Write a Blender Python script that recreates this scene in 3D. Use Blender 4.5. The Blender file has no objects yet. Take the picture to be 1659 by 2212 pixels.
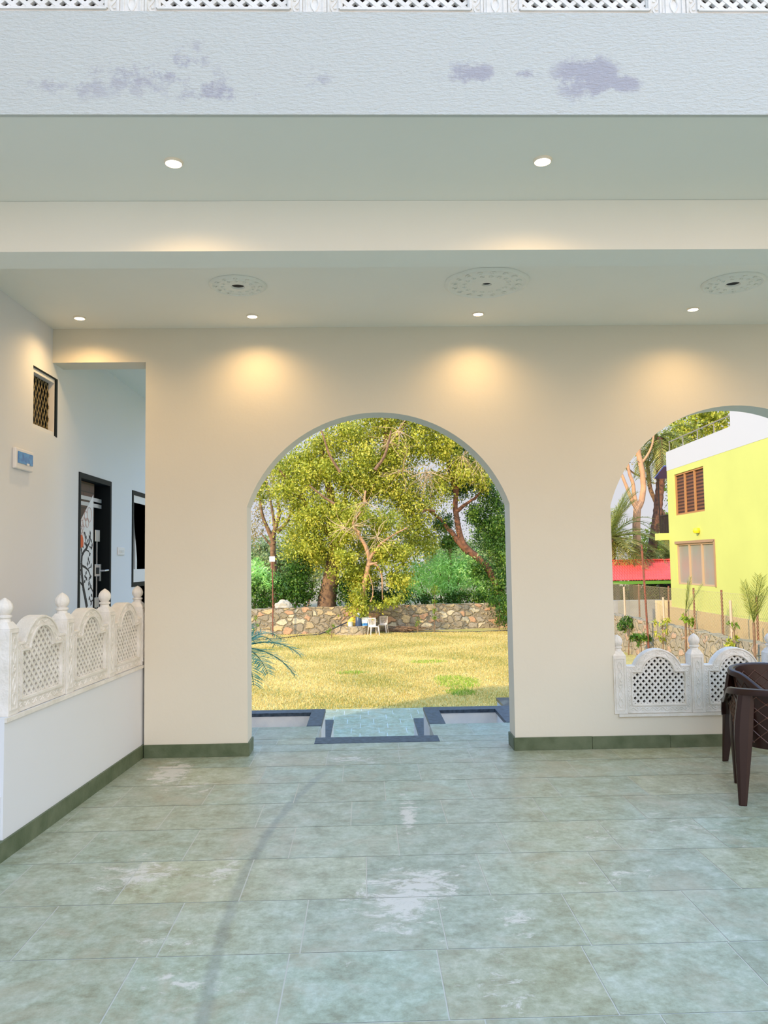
import bpy, bmesh, math, random
import numpy as np
from mathutils import Vector, Matrix
from mathutils.geometry import tessellate_polygon
random.seed(7); rng = np.random.default_rng(7)
S = bpy.context.scene
COL = S.collection

# ---------------------------------------------------------------- camera
W_, H_, F_ = 1659.0, 2212.0, 1700.0
YAW, PITCH, ROLL = math.radians(1.47), math.radians(3.6), math.radians(-0.82)
EYE = Vector((0, 0, 1.5))
_fw = Vector((math.sin(YAW)*math.cos(PITCH), math.cos(YAW)*math.cos(PITCH), math.sin(PITCH)))
_r = Vector((math.cos(YAW), -math.sin(YAW), 0)); _u = _r.cross(_fw)
_r2 = _r*math.cos(ROLL) + _u*math.sin(ROLL); _u2 = _u*math.cos(ROLL) - _r*math.sin(ROLL)
cam = bpy.data.objects.new('camera', bpy.data.cameras.new('camera')); COL.objects.link(cam)
cam.matrix_world = Matrix(((_r2.x, _u2.x, -_fw.x, EYE.x), (_r2.y, _u2.y, -_fw.y, EYE.y), (_r2.z, _u2.z, -_fw.z, EYE.z), (0, 0, 0, 1)))
cam.data.sensor_fit = 'VERTICAL'; cam.data.sensor_height = 36.0; cam.data.lens = F_/H_*36.0
cam.data.clip_end = 500; cam.data.clip_start = 0.05
S.camera = cam
def at(px, py, Y=None, z=None, X=None):
    """world point seen at a photo pixel, on a plane of known depth, height or side"""
    d = _fw + _r2*((px-W_/2)/F_) - _u2*((py-H_/2)/F_)
    t = (Y-EYE.y)/d.y if Y is not None else ((z-EYE.z)/d.z if z is not None else (X-EYE.x)/d.x)
    return EYE + d*t

# ---------------------------------------------------------------- view, world, sun
S.view_settings.view_transform = 'Standard'; S.view_settings.look = 'None'
S.view_settings.gamma = 1.0; S.view_settings.exposure = 0.42; S.view_settings.use_curve_mapping = False
SKY_STRENGTH = 1.0
wd = bpy.data.worlds.new('sky'); S.world = wd; wd.use_nodes = True
nt = wd.node_tree; nt.nodes.clear()
tc = nt.nodes.new('ShaderNodeTexCoord'); sx = nt.nodes.new('ShaderNodeSeparateXYZ'); nt.links.new(tc.outputs['Generated'], sx.inputs[0])
rz = nt.nodes.new('ShaderNodeValToRGB'); nt.links.new(sx.outputs['Z'], rz.inputs[0])
e = rz.color_ramp.elements; e[0].position = 0.0; e[0].color = (.56, .56, .60, 1); e[1].position = 0.75; e[1].color = (.47, .88, 1.65, 1)
m_ = rz.color_ramp.elements.new(0.24); m_.color = (.56, .58, .65, 1); m_ = rz.color_ramp.elements.new(0.42); m_.color = (.47, .78, 1.28, 1)
# brighter, warmer haze on the side the sun is on (behind the porch), bluer to the left
my = nt.nodes.new('ShaderNodeMapRange'); nt.links.new(sx.outputs['Y'], my.inputs[0])
my.inputs['From Min'].default_value = 0.1; my.inputs['From Max'].default_value = -0.9; my.inputs['To Min'].default_value = 1.0; my.inputs['To Max'].default_value = 2.7
mx = nt.nodes.new('ShaderNodeMapRange'); nt.links.new(sx.outputs['X'], mx.inputs[0]); mx.inputs['From Min'].default_value = -0.9; mx.inputs['From Max'].default_value = 0.9
mc = nt.nodes.new('ShaderNodeMix'); mc.data_type = 'RGBA'; mc.inputs['A'].default_value = (.84, .94, 1.08, 1); mc.inputs['B'].default_value = (1.06, 1.0, .90, 1)
nt.links.new(mx.outputs[0], mc.inputs['Factor'])
mm = nt.nodes.new('ShaderNodeMix'); mm.data_type = 'RGBA'; mm.blend_type = 'MULTIPLY'; mm.inputs['Factor'].default_value = 1
nt.links.new(rz.outputs[0], mm.inputs['A']); nt.links.new(mc.outputs['Result'], mm.inputs['B'])
my2 = nt.nodes.new('ShaderNodeMapRange'); nt.links.new(sx.outputs['Y'], my2.inputs[0]); my2.inputs['From Min'].default_value = 0.1; my2.inputs['From Max'].default_value = -0.7
wm = nt.nodes.new('ShaderNodeMix'); wm.data_type = 'RGBA'; wm.blend_type = 'MULTIPLY'; nt.links.new(my2.outputs[0], wm.inputs['Factor']); nt.links.new(mm.outputs['Result'], wm.inputs['A']); wm.inputs['B'].default_value = (1.28, .96, .72, 1)
vm = nt.nodes.new('ShaderNodeMath'); vm.operation = 'MULTIPLY'; vm.inputs[1].default_value = SKY_STRENGTH; nt.links.new(my.outputs[0], vm.inputs[0])
bg = nt.nodes.new('ShaderNodeBackground'); wo = nt.nodes.new('ShaderNodeOutputWorld')
nt.links.new(wm.outputs['Result'], bg.inputs[0]); nt.links.new(vm.outputs[0], bg.inputs[1]); nt.links.new(bg.outputs[0], wo.inputs[0])

sun = bpy.data.objects.new('sun', bpy.data.lights.new('sun', 'SUN')); COL.objects.link(sun)
sun.data.energy = 3.7; sun.data.color = (1.0, .80, .52); sun.data.angle = math.radians(1.0)
SUN_DIR = Vector((.68, .64, -.38)).normalized()
sun.rotation_euler = SUN_DIR.to_track_quat('-Z', 'Y').to_euler(); sun.location = (-20, -10, 20)

# ---------------------------------------------------------------- helpers
class MB:
    def __init__(s): s.v = []; s.f = []; s.mi = []; s.cur = 0
    def add(s, vs, fs):
        n = len(s.v); s.v += [tuple(v) for v in vs]
        for f in fs: s.f.append(tuple(n+i for i in f)); s.mi.append(s.cur)
        return s
    def box(s, x0, x1, y0, y1, z0, z1):
        return s.add([(x0,y0,z0),(x1,y0,z0),(x1,y1,z0),(x0,y1,z0),(x0,y0,z1),(x1,y0,z1),(x1,y1,z1),(x0,y1,z1)],
                     [(0,3,2,1),(4,5,6,7),(0,1,5,4),(1,2,6,5),(2,3,7,6),(3,0,4,7)])
    def bar(s, a, b, w, h, up=(0,0,1)):
        a, b = Vector(a), Vector(b); d = (b-a).normalized(); u = Vector(up)
        sd = d.cross(u)
        if sd.length < 1e-4: sd = d.cross(Vector((1,0,0)))
        sd.normalize(); u = sd.cross(d)
        vs = [p + sd*(i*w/2) + u*(j*h/2) for p in (a, b) for i, j in ((-1,-1),(1,-1),(1,1),(-1,1))]
        return s.add(vs, [(0,3,2,1),(4,5,6,7),(0,1,5,4),(1,2,6,5),(2,3,7,6),(3,0,4,7)])
    def tube(s, pts, rad, n=8, cap=True):
        pts = [Vector(p) for p in pts]
        if not hasattr(rad, '__len__'): rad = [rad]*len(pts)
        vs = []; ref = None
        for i, p in enumerate(pts):
            d = (pts[min(i+1, len(pts)-1)] - pts[max(i-1, 0)]).normalized()
            if ref is None:
                ref = d.cross(Vector((0,0,1)) if abs(d.z) < .9 else Vector((1,0,0))).normalized()
            else: ref = (ref - d*ref.dot(d)).normalized()
            b = d.cross(ref)
            for k in range(n):
                a = 2*math.pi*k/n; vs.append(p + (ref*math.cos(a) + b*math.sin(a))*rad[i])
        fs = []
        for i in range(len(pts)-1):
            for k in range(n):
                k2 = (k+1) % n; fs.append((i*n+k, i*n+k2, (i+1)*n+k2, (i+1)*n+k))
        if cap: fs.append(tuple(range(n-1, -1, -1))); fs.append(tuple((len(pts)-1)*n+k for k in range(n)))
        return s.add(vs, fs)
    def lathe(s, prof, n=24, c=(0,0,0), ribs=0, amp=0, axis='z', close=True):
        vs = []; fs = []; c = Vector(c)
        for (r, z) in prof:
            for k in range(n):
                a = 2*math.pi*k/n; rr = r*(1+(amp*abs(math.sin(a*ribs/2))-amp if ribs else 0))
                vs.append(c + Vector((rr*math.cos(a), rr*math.sin(a), z)))
        for i in range(len(prof)-1):
            for k in range(n):
                k2 = (k+1) % n; fs.append((i*n+k, i*n+k2, (i+1)*n+k2, (i+1)*n+k))
        if close: fs.append(tuple(range(n-1, -1, -1))); fs.append(tuple((len(prof)-1)*n+k for k in range(n)))
        return s.add(vs, fs)
    def plate(s, loops, T, d0, d1):
        """2-D outline with holes, extruded between d0 and d1; T maps (u, w, depth) to a point"""
        ls = [[Vector((u, w, 0)) for u, w in L] for L in loops]
        tri = tessellate_polygon(ls); flat = [p for L in loops for p in L]; n = len(flat)
        vs = [T(u, w, d0) for u, w in flat] + [T(u, w, d1) for u, w in flat]
        fs = [tuple(t) for t in tri] + [tuple(n+i for i in reversed(t)) for t in tri]
        o = 0
        for L in loops:
            m = len(L)
            for i in range(m): fs.append((o+i, o+(i+1) % m, n+o+(i+1) % m, n+o+i))
            o += m
        return s.add(vs, fs)
    def build(s, name, mat, parent=None, smooth=False, bevel=0, recalc=True):
        me = bpy.data.meshes.new(name); me.from_pydata(s.v, [], s.f)
        mats = mat if isinstance(mat, (list, tuple)) else [mat]
        for m in mats: me.materials.append(m)
        if len(mats) > 1: me.polygons.foreach_set('material_index', s.mi)
        if recalc:
            bm = bmesh.new(); bm.from_mesh(me); bmesh.ops.recalc_face_normals(bm, faces=bm.faces); bm.to_mesh(me); bm.free()
        if smooth:
            me.polygons.foreach_set('use_smooth', [True]*len(me.polygons))
            me.set_sharp_from_angle(angle=math.radians(40))
        o = bpy.data.objects.new(name, me); COL.objects.link(o)
        if parent is not None: o.parent = parent
        if bevel:
            b = o.modifiers.new('bevel', 'BEVEL'); b.width = bevel; b.segments = 2; b.limit_method = 'ANGLE'; b.angle_limit = math.radians(35)
        return o
def tag(o, label=None, cat=None, group=None, kind=None):
    if label: o['label'] = label
    if cat: o['category'] = cat
    if group: o['group'] = group
    if kind: o['kind'] = kind
    return o
def struct(o): o['kind'] = 'structure'; return o
def empty(name, loc=(0,0,0), rz=0):
    o = bpy.data.objects.new(name, None); COL.objects.link(o); o.location = loc; o.rotation_euler = (0,0,rz); o.empty_display_size = .1
    return o
def copy_tree(o, parent=None):
    c = o.copy(); COL.objects.link(c)
    if parent is not None: c.parent = parent
    for ch in [x for x in KIDS.get(o.name, o.children)]: copy_tree(ch, c)
    return c
KIDS = {}
def XZ(u, w, d): return (u, d, w)
def YZ(u, w, d): return (d, u, w)

# ---------------------------------------------------------------- materials
MATS = {}
def mat(name, col, rough=.6, bump=0, bscale=40, var=0, vscale=3, col2=None, spec=.5, metal=0, trans=0):
    m = bpy.data.materials.new(name); m.use_nodes = True; t = m.node_tree; b = t.nodes['Principled BSDF']
    b.inputs['Base Color'].default_value = (*col, 1); b.inputs['Roughness'].default_value = rough; b.inputs['Metallic'].default_value = metal
    b.inputs['Specular IOR Level'].default_value = spec
    tc = t.nodes.new('ShaderNodeTexCoord')
    if var or col2:
        nz = t.nodes.new('ShaderNodeTexNoise'); nz.inputs['Scale'].default_value = vscale; nz.inputs['Detail'].default_value = 5; t.links.new(tc.outputs['Object'], nz.inputs['Vector'])
        r = t.nodes.new('ShaderNodeMapRange'); r.inputs['From Min'].default_value = .35; r.inputs['From Max'].default_value = .65; t.links.new(nz.outputs['Fac'], r.inputs[0])
        mx = t.nodes.new('ShaderNodeMix'); mx.data_type = 'RGBA'; c2 = col2 or tuple(c*(1-var) for c in col)
        mx.inputs['A'].default_value = (*col, 1); mx.inputs['B'].default_value = (*c2, 1)
        t.links.new(r.outputs[0], mx.inputs['Factor']); t.links.new(mx.outputs['Result'], b.inputs['Base Color'])
    if bump:
        n2 = t.nodes.new('ShaderNodeTexNoise'); n2.inputs['Scale'].default_value = bscale; n2.inputs['Detail'].default_value = 6; t.links.new(tc.outputs['Object'], n2.inputs['Vector'])
        bp = t.nodes.new('ShaderNodeBump'); bp.inputs['Strength'].default_value = bump; bp.inputs['Distance'].default_value = .02
        t.links.new(n2.outputs['Fac'], bp.inputs['Height']); t.links.new(bp.outputs[0], b.inputs['Normal'])
    MATS[name] = m; return m
def N(t, kind, **kw):
    n = t.nodes.new(kind)
    for k, v in kw.items():
        if k in n.inputs: n.inputs[k].default_value = v
        else: setattr(n, k, v)
    return n
PLASTER = mat('wall_paint', (.745, .695, .58), .75, .05, 30, .03, 1.2)
CEIL = mat('ceiling_paint', (.86, .85, .77), .8, .04, 20, .03, 1)
SIDEP = mat('side_wall_paint', (.725, .745, .765), .7, .04, 25, .02, 1)
JALI = mat('white_cast_stone', (.82, .79, .74), .75, .25, 60, 0, 9, (.70, .67, .60))
DARKST = mat('dark_stone', (.075, .055, .045), .95, .3, 30)
STONE_SK = mat('green_kota_skirting', (.085, .115, .06), .5, .15, 30, 0, 7, (.14, .17, .10), spec=.3)
BLACKG = mat('black_granite', (.018, .030, .045), .4, .05, 60, 0, 24, (.06, .085, .115), spec=.35)
WHITEP = mat('white_plaster_pit', (.92, .86, .78), .8, .2, 25, 0, 5, (.78, .75, .72))
BROWN = mat('brown_plastic', (.026, .009, .006), .36, 0, spec=.35)
BROWN2 = mat('brown_plastic_ribs', (.11, .05, .034), .35, spec=.5)
DARKF = mat('dark_door_frame', (.008, .014, .018), .55, spec=.15)
BLACK = mat('dark_interior', (.006, .006, .006), .8)
METAL = mat('brushed_steel', (.55, .60, .66), .3, metal=.7)
WHITEPL = mat('white_plastic', (.80, .78, .76), .4)
ALU = mat('white_aluminium', (.75, .75, .74), .4)
BARK = mat('bark', (.26, .15, .075), .9, .9, 12, 0, 6, (.13, .075, .045))
BARK_R = mat('reddish_bark', (.24, .10, .05), .9, .9, 12, 0, 6, (.10, .05, .03))
BARK_P = mat('smooth_orange_bark', (.55, .30, .15), .85, .3, 8, 0, 3, (.42, .24, .14))
TWIG = mat('pale_dry_twigs', (.50, .36, .20), .9)
RUST = mat('rusty_iron', (.26, .075, .04), .7, .3, 40, 0, 12, (.13, .05, .03))
CONC = mat('grey_concrete', (.42, .40, .37), .85, .3, 30, .15, 3)
WIRE = mat('wire', (.62, .52, .30), .5, metal=.4)

# rough plaster of the fascia, with damp marks at places of their own
def fascia_mat():
    m = mat('rough_white_plaster', (.80, .795, .76), .8, 0); t = m.node_tree; b = t.nodes['Principled BSDF']
    tc = N(t, 'ShaderNodeTexCoord'); o = tc.outputs['Object']
    n1 = N(t, 'ShaderNodeTexNoise', Scale=7.0, Detail=12.0, Roughness=.72); t.links.new(o, n1.inputs['Vector'])
    mp = N(t, 'ShaderNodeMapping'); mp.inputs['Scale'].default_value = (6, 6, 16); t.links.new(o, mp.inputs['Vector'])
    n2 = N(t, 'ShaderNodeTexNoise', Scale=5.0, Detail=8.0, Roughness=.65); t.links.new(mp.outputs[0], n2.inputs['Vector'])
    bp = N(t, 'ShaderNodeBump', Strength=.75, Distance=.014); t.links.new(n2.outputs['Fac'], bp.inputs['Height']); t.links.new(bp.outputs[0], b.inputs['Normal'])
    acc = None
    for (px, py, rx, rz_, k) in [(330,165,200,50,.6),(480,200,110,40,.85),(400,130,70,45,.7),(150,190,170,35,.5),(675,170,45,28,.6),(1020,160,65,28,1.0),(1130,160,45,16,.95),(1270,165,75,52,1.2),(1345,180,45,20,1.1),(1620,160,20,20,.5),(1260,190,60,35,.8)]:
        p = at(px, py, Y=FY); sc = FY/F_
        mpn = N(t, 'ShaderNodeMapping'); mpn.inputs['Location'].default_value = (-p.x/(rx*sc), 0, -p.z/(rz_*sc)); mpn.inputs['Scale'].default_value = (1/(rx*sc), 0, 1/(rz_*sc))
        t.links.new(o, mpn.inputs['Vector'])
        ln = N(t, 'ShaderNodeVectorMath', operation='LENGTH'); t.links.new(mpn.outputs[0], ln.inputs[0])
        mr = N(t, 'ShaderNodeMapRange'); mr.inputs['From Min'].default_value = 1.45; mr.inputs['From Max'].default_value = .1; mr.inputs['To Max'].default_value = k
        t.links.new(ln.outputs['Value'], mr.inputs[0])
        if acc is None: acc = mr.outputs[0]
        else:
            a = N(t, 'ShaderNodeMath', operation='MAXIMUM'); t.links.new(acc, a.inputs[0]); t.links.new(mr.outputs[0], a.inputs[1]); acc = a.outputs[0]
    mu = N(t, 'ShaderNodeMath', operation='MULTIPLY_ADD'); t.links.new(n1.outputs['Fac'], mu.inputs[0]); mu.inputs[1].default_value = 3.6; mu.inputs[2].default_value = -1.95
    ad = N(t, 'ShaderNodeMath', operation='ADD'); t.links.new(mu.outputs[0], ad.inputs[0]); t.links.new(acc, ad.inputs[1])
    r = N(t, 'ShaderNodeMapRange'); r.inputs['From Min'].default_value = .22; r.inputs['From Max'].default_value = .55; t.links.new(ad.outputs[0], r.inputs[0])
    ac2 = N(t, 'ShaderNodeMath', operation='MULTIPLY', use_clamp=True); ac2.inputs[1].default_value = 1.7; t.links.new(acc, ac2.inputs[0]); mf = N(t, 'ShaderNodeMath', operation='MULTIPLY'); t.links.new(r.outputs[0], mf.inputs[0]); t.links.new(ac2.outputs[0], mf.inputs[1])
    mx = N(t, 'ShaderNodeMix', data_type='RGBA'); mx.inputs['A'].default_value = (.60, .61, .56, 1); mx.inputs['B'].default_value = (.43, .42, .45, 1)
    t.links.new(mf.outputs[0], mx.inputs['Factor']); cur = mx.outputs['Result']
    t.links.new(cur, b.inputs['Base Color'])
    return m
# kota stone floor, per-slab tint in an attribute, pale scuffs and a dark drag mark
def floor_mat(name, marks=True):
    m = bpy.data.materials.new(name); m.use_nodes = True; t = m.node_tree; b = t.nodes['Principled BSDF']
    tc = N(t, 'ShaderNodeTexCoord'); o = tc.outputs['Object']
    at_ = N(t, 'ShaderNodeAttribute'); at_.attribute_name = 'tint'
    n1 = N(t, 'ShaderNodeTexNoise', Scale=6.5, Detail=12.0, Roughness=.74); t.links.new(o, n1.inputs['Vector'])
    cr = N(t, 'ShaderNodeValToRGB'); t.links.new(n1.outputs['Fac'], cr.inputs[0])
    e = cr.color_ramp.elements; e[0].position = .34; e[0].color = (.26, .265, .17, 1); e[1].position = .68; e[1].color = (.48, .52, .43, 1)
    k = e = cr.color_ramp.elements.new(.5); k.color = (.36, .40, .29, 1)
    mx = N(t, 'ShaderNodeMix', data_type='RGBA', blend_type='MULTIPLY'); mx.inputs['Factor'].default_value = 1
    t.links.new(cr.outputs[0], mx.inputs['A']); t.links.new(at_.outputs['Color'], mx.inputs['B'])
    nf = N(t, 'ShaderNodeTexNoise', Scale=26.0, Detail=10.0, Roughness=.75); t.links.new(o, nf.inputs['Vector'])
    rf = N(t, 'ShaderNodeMapRange'); rf.inputs['From Min'].default_value = .35; rf.inputs['From Max'].default_value = .65; rf.inputs['To Min'].default_value = .88; rf.inputs['To Max'].default_value = 1.10; t.links.new(nf.outputs['Fac'], rf.inputs[0])
    mfi = N(t, 'ShaderNodeMix', data_type='RGBA', blend_type='MULTIPLY'); mfi.inputs['Factor'].default_value = 1; t.links.new(mx.outputs['Result'], mfi.inputs['A']); t.links.new(rf.outputs[0], mfi.inputs['B'])
    nb = N(t, 'ShaderNodeTexNoise', Scale=2.2, Detail=10.0, Roughness=.7, Distortion=.6); t.links.new(o, nb.inputs['Vector'])
    rb_ = N(t, 'ShaderNodeMapRange'); rb_.inputs['From Min'].default_value = .50; rb_.inputs['From Max'].default_value = .64; rb_.inputs['To Max'].default_value = .45; t.links.new(nb.outputs['Fac'], rb_.inputs[0])
    mbr = N(t, 'ShaderNodeMix', data_type='RGBA'); t.links.new(rb_.outputs[0], mbr.inputs['Factor']); t.links.new(mfi.outputs['Result'], mbr.inputs['A']); mbr.inputs['B'].default_value = (.42, .365, .25, 1)
    last = mbr.outputs['Result']
    mp = N(t, 'ShaderNodeMapping'); mp.inputs['Scale'].default_value = (1.3, 2.2, 1); mp.inputs['Rotation'].default_value = (0, 0, .25); t.links.new(o, mp.inputs['Vector'])
    n2 = N(t, 'ShaderNodeTexNoise', Scale=6.0, Detail=14.0, Roughness=.80, Distortion=.5); t.links.new(mp.outputs[0], n2.inputs['Vector'])
    off = None
    if marks:
        for (px, py, rx, ry, kk) in [(860,1935,120,60,.27),(885,1985,60,50,.10),(300,1890,110,40,.26),(480,1880,60,30,.22),(400,2125,110,30,.2),(520,2140,60,20,.12),(370,1668,45,22,.42),(420,1700,90,22,.18),(880,1755,24,40,.33),(760,1640,80,14,.22),(1120,1985,60,40,.2),(380,2030,90,22,.2),(1090,2120,90,70,.14),(1290,1800,120,30,.12),(1500,1790,120,35,.12),(1330,1890,140,35,.12),(950,1900,90,40,.16)]:
            p = at(px, py, z=0); p2 = at(px+rx, py, z=0); p3 = at(px, py-ry, z=0); sx_ = (p2-p).length; sy_ = (p3-p).length
            mn = N(t, 'ShaderNodeMapping'); mn.inputs['Location'].default_value = (-p.x/sx_, -p.y/sy_, 0); mn.inputs['Scale'].default_value = (1/sx_, 1/sy_, 0); t.links.new(o, mn.inputs['Vector'])
            ln = N(t, 'ShaderNodeVectorMath', operation='LENGTH'); t.links.new(mn.outputs[0], ln.inputs[0])
            mr = N(t, 'ShaderNodeMapRange'); mr.inputs['From Min'].default_value = 1.3; mr.inputs['From Max'].default_value = .0; mr.inputs['To Max'].default_value = kk*.70; t.links.new(ln.outputs['Value'], mr.inputs[0])
            if off is None: off = mr.outputs[0]
            else:
                a = N(t, 'ShaderNodeMath', operation='ADD'); t.links.new(off, a.inputs[0]); t.links.new(mr.outputs[0], a.inputs[1]); off = a.outputs[0]
    r = N(t, 'ShaderNodeMapRange'); r.inputs['From Min'].default_value = .60; r.inputs['From Max'].default_value = .68; r.inputs['To Max'].default_value = .85
    if off is not None:
        a = N(t, 'ShaderNodeMath', operation='ADD'); t.links.new(off, a.inputs[0]); t.links.new(n2.outputs['Fac'], a.inputs[1]); t.links.new(a.outputs[0], r.inputs[0])
    else: t.links.new(n2.outputs['Fac'], r.inputs[0])
    m2 = N(t, 'ShaderNodeMix', data_type='RGBA'); t.links.new(r.outputs[0], m2.inputs['Factor']); t.links.new(last, m2.inputs['A']); m2.inputs['B'].default_value = (.66, .63, .56, 1); last = m2.outputs['Result']
    if marks:   # dark drag mark: distance from a gently bent line
        A = at(712, 1658, z=0); B = at(440, 2205, z=0); C = at(541, 1865, z=0)
        sp = N(t, 'ShaderNodeSeparateXYZ'); t.links.new(o, sp.inputs[0])
        # x = cubic-free: quadratic through the three points as a function of y
        ys = np.array([A.y, C.y, B.y]); xs = np.array([A.x, C.x, B.x]); q = np.polyfit(ys, xs, 2)
        m1 = N(t, 'ShaderNodeMath', operation='MULTIPLY_ADD'); t.links.new(sp.outputs['Y'], m1.inputs[0]); m1.inputs[1].default_value = q[0]; m1.inputs[2].default_value = q[1]
        m3 = N(t, 'ShaderNodeMath', operation='MULTIPLY_ADD'); t.links.new(sp.outputs['Y'], m3.inputs[0]); t.links.new(m1.outputs[0], m3.inputs[1]); m3.inputs[2].default_value = q[2]
        m4 = N(t, 'ShaderNodeMath', operation='SUBTRACT'); t.links.new(sp.outputs['X'], m4.inputs[0]); t.links.new(m3.outputs[0], m4.inputs[1])
        nn = N(t, 'ShaderNodeTexNoise', Scale=9.0, Detail=6.0); t.links.new(o, nn.inputs['Vector'])
        n4 = N(t, 'ShaderNodeMath', operation='MULTIPLY_ADD'); t.links.new(nn.outputs['Fac'], n4.inputs[0]); n4.inputs[1].default_value = .05; n4.inputs[2].default_value = -.025
        m5 = N(t, 'ShaderNodeMath', operation='ADD'); t.links.new(m4.outputs[0], m5.inputs[0]); t.links.new(n4.outputs[0], m5.inputs[1])
        m6 = N(t, 'ShaderNodeMath', operation='ABSOLUTE'); t.links.new(m5.outputs[0], m6.inputs[0])
        m7 = N(t, 'ShaderNodeMapRange'); m7.inputs['From Min'].default_value = .036; m7.inputs['From Max'].default_value = .012; m7.inputs['To Max'].default_value = .36; t.links.new(m6.outputs[0], m7.inputs[0])
        m8 = N(t, 'ShaderNodeMapRange'); m8.inputs['From Min'].default_value = A.y+.15; m8.inputs['From Max'].default_value = A.y-.3; t.links.new(sp.outputs['Y'], m8.inputs[0])
        m9 = N(t, 'ShaderNodeMath', operation='MULTIPLY'); t.links.new(m7.outputs[0], m9.inputs[0]); t.links.new(m8.outputs[0], m9.inputs[1])
        mz = N(t, 'ShaderNodeMix', data_type='RGBA'); t.links.new(m9.outputs[0], mz.inputs['Factor']); t.links.new(last, mz.inputs['A']); mz.inputs['B'].default_value = (.12, .14, .14, 1); last = mz.outputs['Result']
    t.links.new(last, b.inputs['Base Color'])
    rr = N(t, 'ShaderNodeMapRange'); rr.inputs['To Min'].default_value = .20; rr.inputs['To Max'].default_value = .46; t.links.new(n2.outputs['Fac'], rr.inputs[0]); t.links.new(rr.outputs[0], b.inputs['Roughness'])
    bp = N(t, 'ShaderNodeBump', Strength=.12, Distance=.01); t.links.new(n2.outputs['Fac'], bp.inputs['Height']); t.links.new(bp.outputs[0], b.inputs['Normal'])
    b.inputs['Specular IOR Level'].default_value = .55
    return m
GROUT = mat('pale_grout', (.56, .56, .48), .8)
def leaf_mat(name, c1, c2, c3, rough=.5, tr=.35):
    m = bpy.data.materials.new(name); m.use_nodes = True; t = m.node_tree; b = t.nodes['Principled BSDF']; out = t.nodes['Material Output']
    a = N(t, 'ShaderNodeAttribute'); a.attribute_name = 'tint'
    cr = N(t, 'ShaderNodeValToRGB'); t.links.new(a.outputs['Fac'], cr.inputs[0])
    e = cr.color_ramp.elements; e[0].position = 0; e[0].color = (*c1, 1); e[1].position = 1; e[1].color = (*c3, 1); k = cr.color_ramp.elements.new(.55); k.color = (*c2, 1)
    t.links.new(cr.outputs[0], b.inputs['Base Color']); b.inputs['Roughness'].default_value = rough
    tl = N(t, 'ShaderNodeBsdfTranslucent'); t.links.new(cr.outputs[0], tl.inputs[0])
    mx = N(t, 'ShaderNodeMixShader'); mx.inputs[0].default_value = tr; t.links.new(b.outputs[0], mx.inputs[1]); t.links.new(tl.outputs[0], mx.inputs[2]); t.links.new(mx.outputs[0], out.inputs[0])
    return m
L_YEL = leaf_mat('yellow_green_leaves', (.11, .16, .01), (.46, .49, .04), (.86, .74, .14))
L_MID = leaf_mat('mid_green_leaves', (.08, .15, .012), (.20, .32, .02), (.42, .48, .06))
L_DARK = leaf_mat('dark_green_leaves', (.02, .06, .01), (.07, .18, .018), (.24, .36, .04))
L_BRIGHT = leaf_mat('bright_feathery_leaves', (.28, .60, .10), (.50, .85, .25), (.75, .95, .45))
L_BROWN = leaf_mat('brown_olive_leaves', (.20, .15, .04), (.36, .30, .09), (.60, .38, .10))
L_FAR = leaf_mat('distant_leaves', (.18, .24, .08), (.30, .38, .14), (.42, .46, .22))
L_PALM = leaf_mat('palm_leaves', (.14, .18, .03), (.34, .36, .07), (.58, .50, .12))
L_TEAL = leaf_mat('blue_green_palm_leaves', (.05, .20, .10), (.12, .34, .20), (.28, .50, .32))
L_GRASS = leaf_mat('dry_grass_blades', (.36, .33, .06), (.74, .54, .17), (.93, .72, .30), .8, .3)
L_GREENG = leaf_mat('green_grass_blades', (.12, .25, .02), (.25, .42, .03), (.5, .6, .08), .7, .3)

# numpy leaf clouds -------------------------------------------------------
def leaf_mesh(name, P, size, mt, parent, tint=None, aspect=.55, droop=.5, outward=None, seed=0, normal_bias=None):
    g = np.random.default_rng(seed+11); n = len(P)
    d = g.normal(size=(n, 3)); d[:, 2] -= droop*1.6; d /= np.linalg.norm(d, axis=1)[:, None]
    nn = g.normal(size=(n, 3))
    if outward is not None: nn = nn*.55 + outward
    s = np.cross(d, nn); s /= (np.linalg.norm(s, axis=1)[:, None]+1e-9)
    L = (size*g.uniform(.6, 1.35, n))[:, None]
    v = np.empty((n, 4, 3)); v[:, 0] = P - d*L*.5; v[:, 1] = P + s*L*aspect*.5; v[:, 2] = P + d*L*.5; v[:, 3] = P - s*L*aspect*.5
    me = bpy.data.meshes.new(name); me.vertices.add(4*n); me.loops.add(4*n); me.polygons.add(n)
    me.vertices.foreach_set('co', v.reshape(-1)); me.loops.foreach_set('vertex_index', np.arange(4*n, dtype=np.int32))
    me.polygons.foreach_set('loop_start', np.arange(0, 4*n, 4, dtype=np.int32)); me.polygons.foreach_set('loop_total', np.full(n, 4, dtype=np.int32))
    me.update(); me.validate()
    tt = g.beta(2, 2, n) if tint is None else np.clip(tint + g.normal(0, .14, n), 0, 1)
    a = me.attributes.new('tint', 'FLOAT', 'FACE'); a.data.foreach_set('value', tt.astype(np.float32))
    me.materials.append(mt)
    o = bpy.data.objects.new(name, me); COL.objects.link(o)
    if parent is not None: o.parent = parent
    return o
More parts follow.
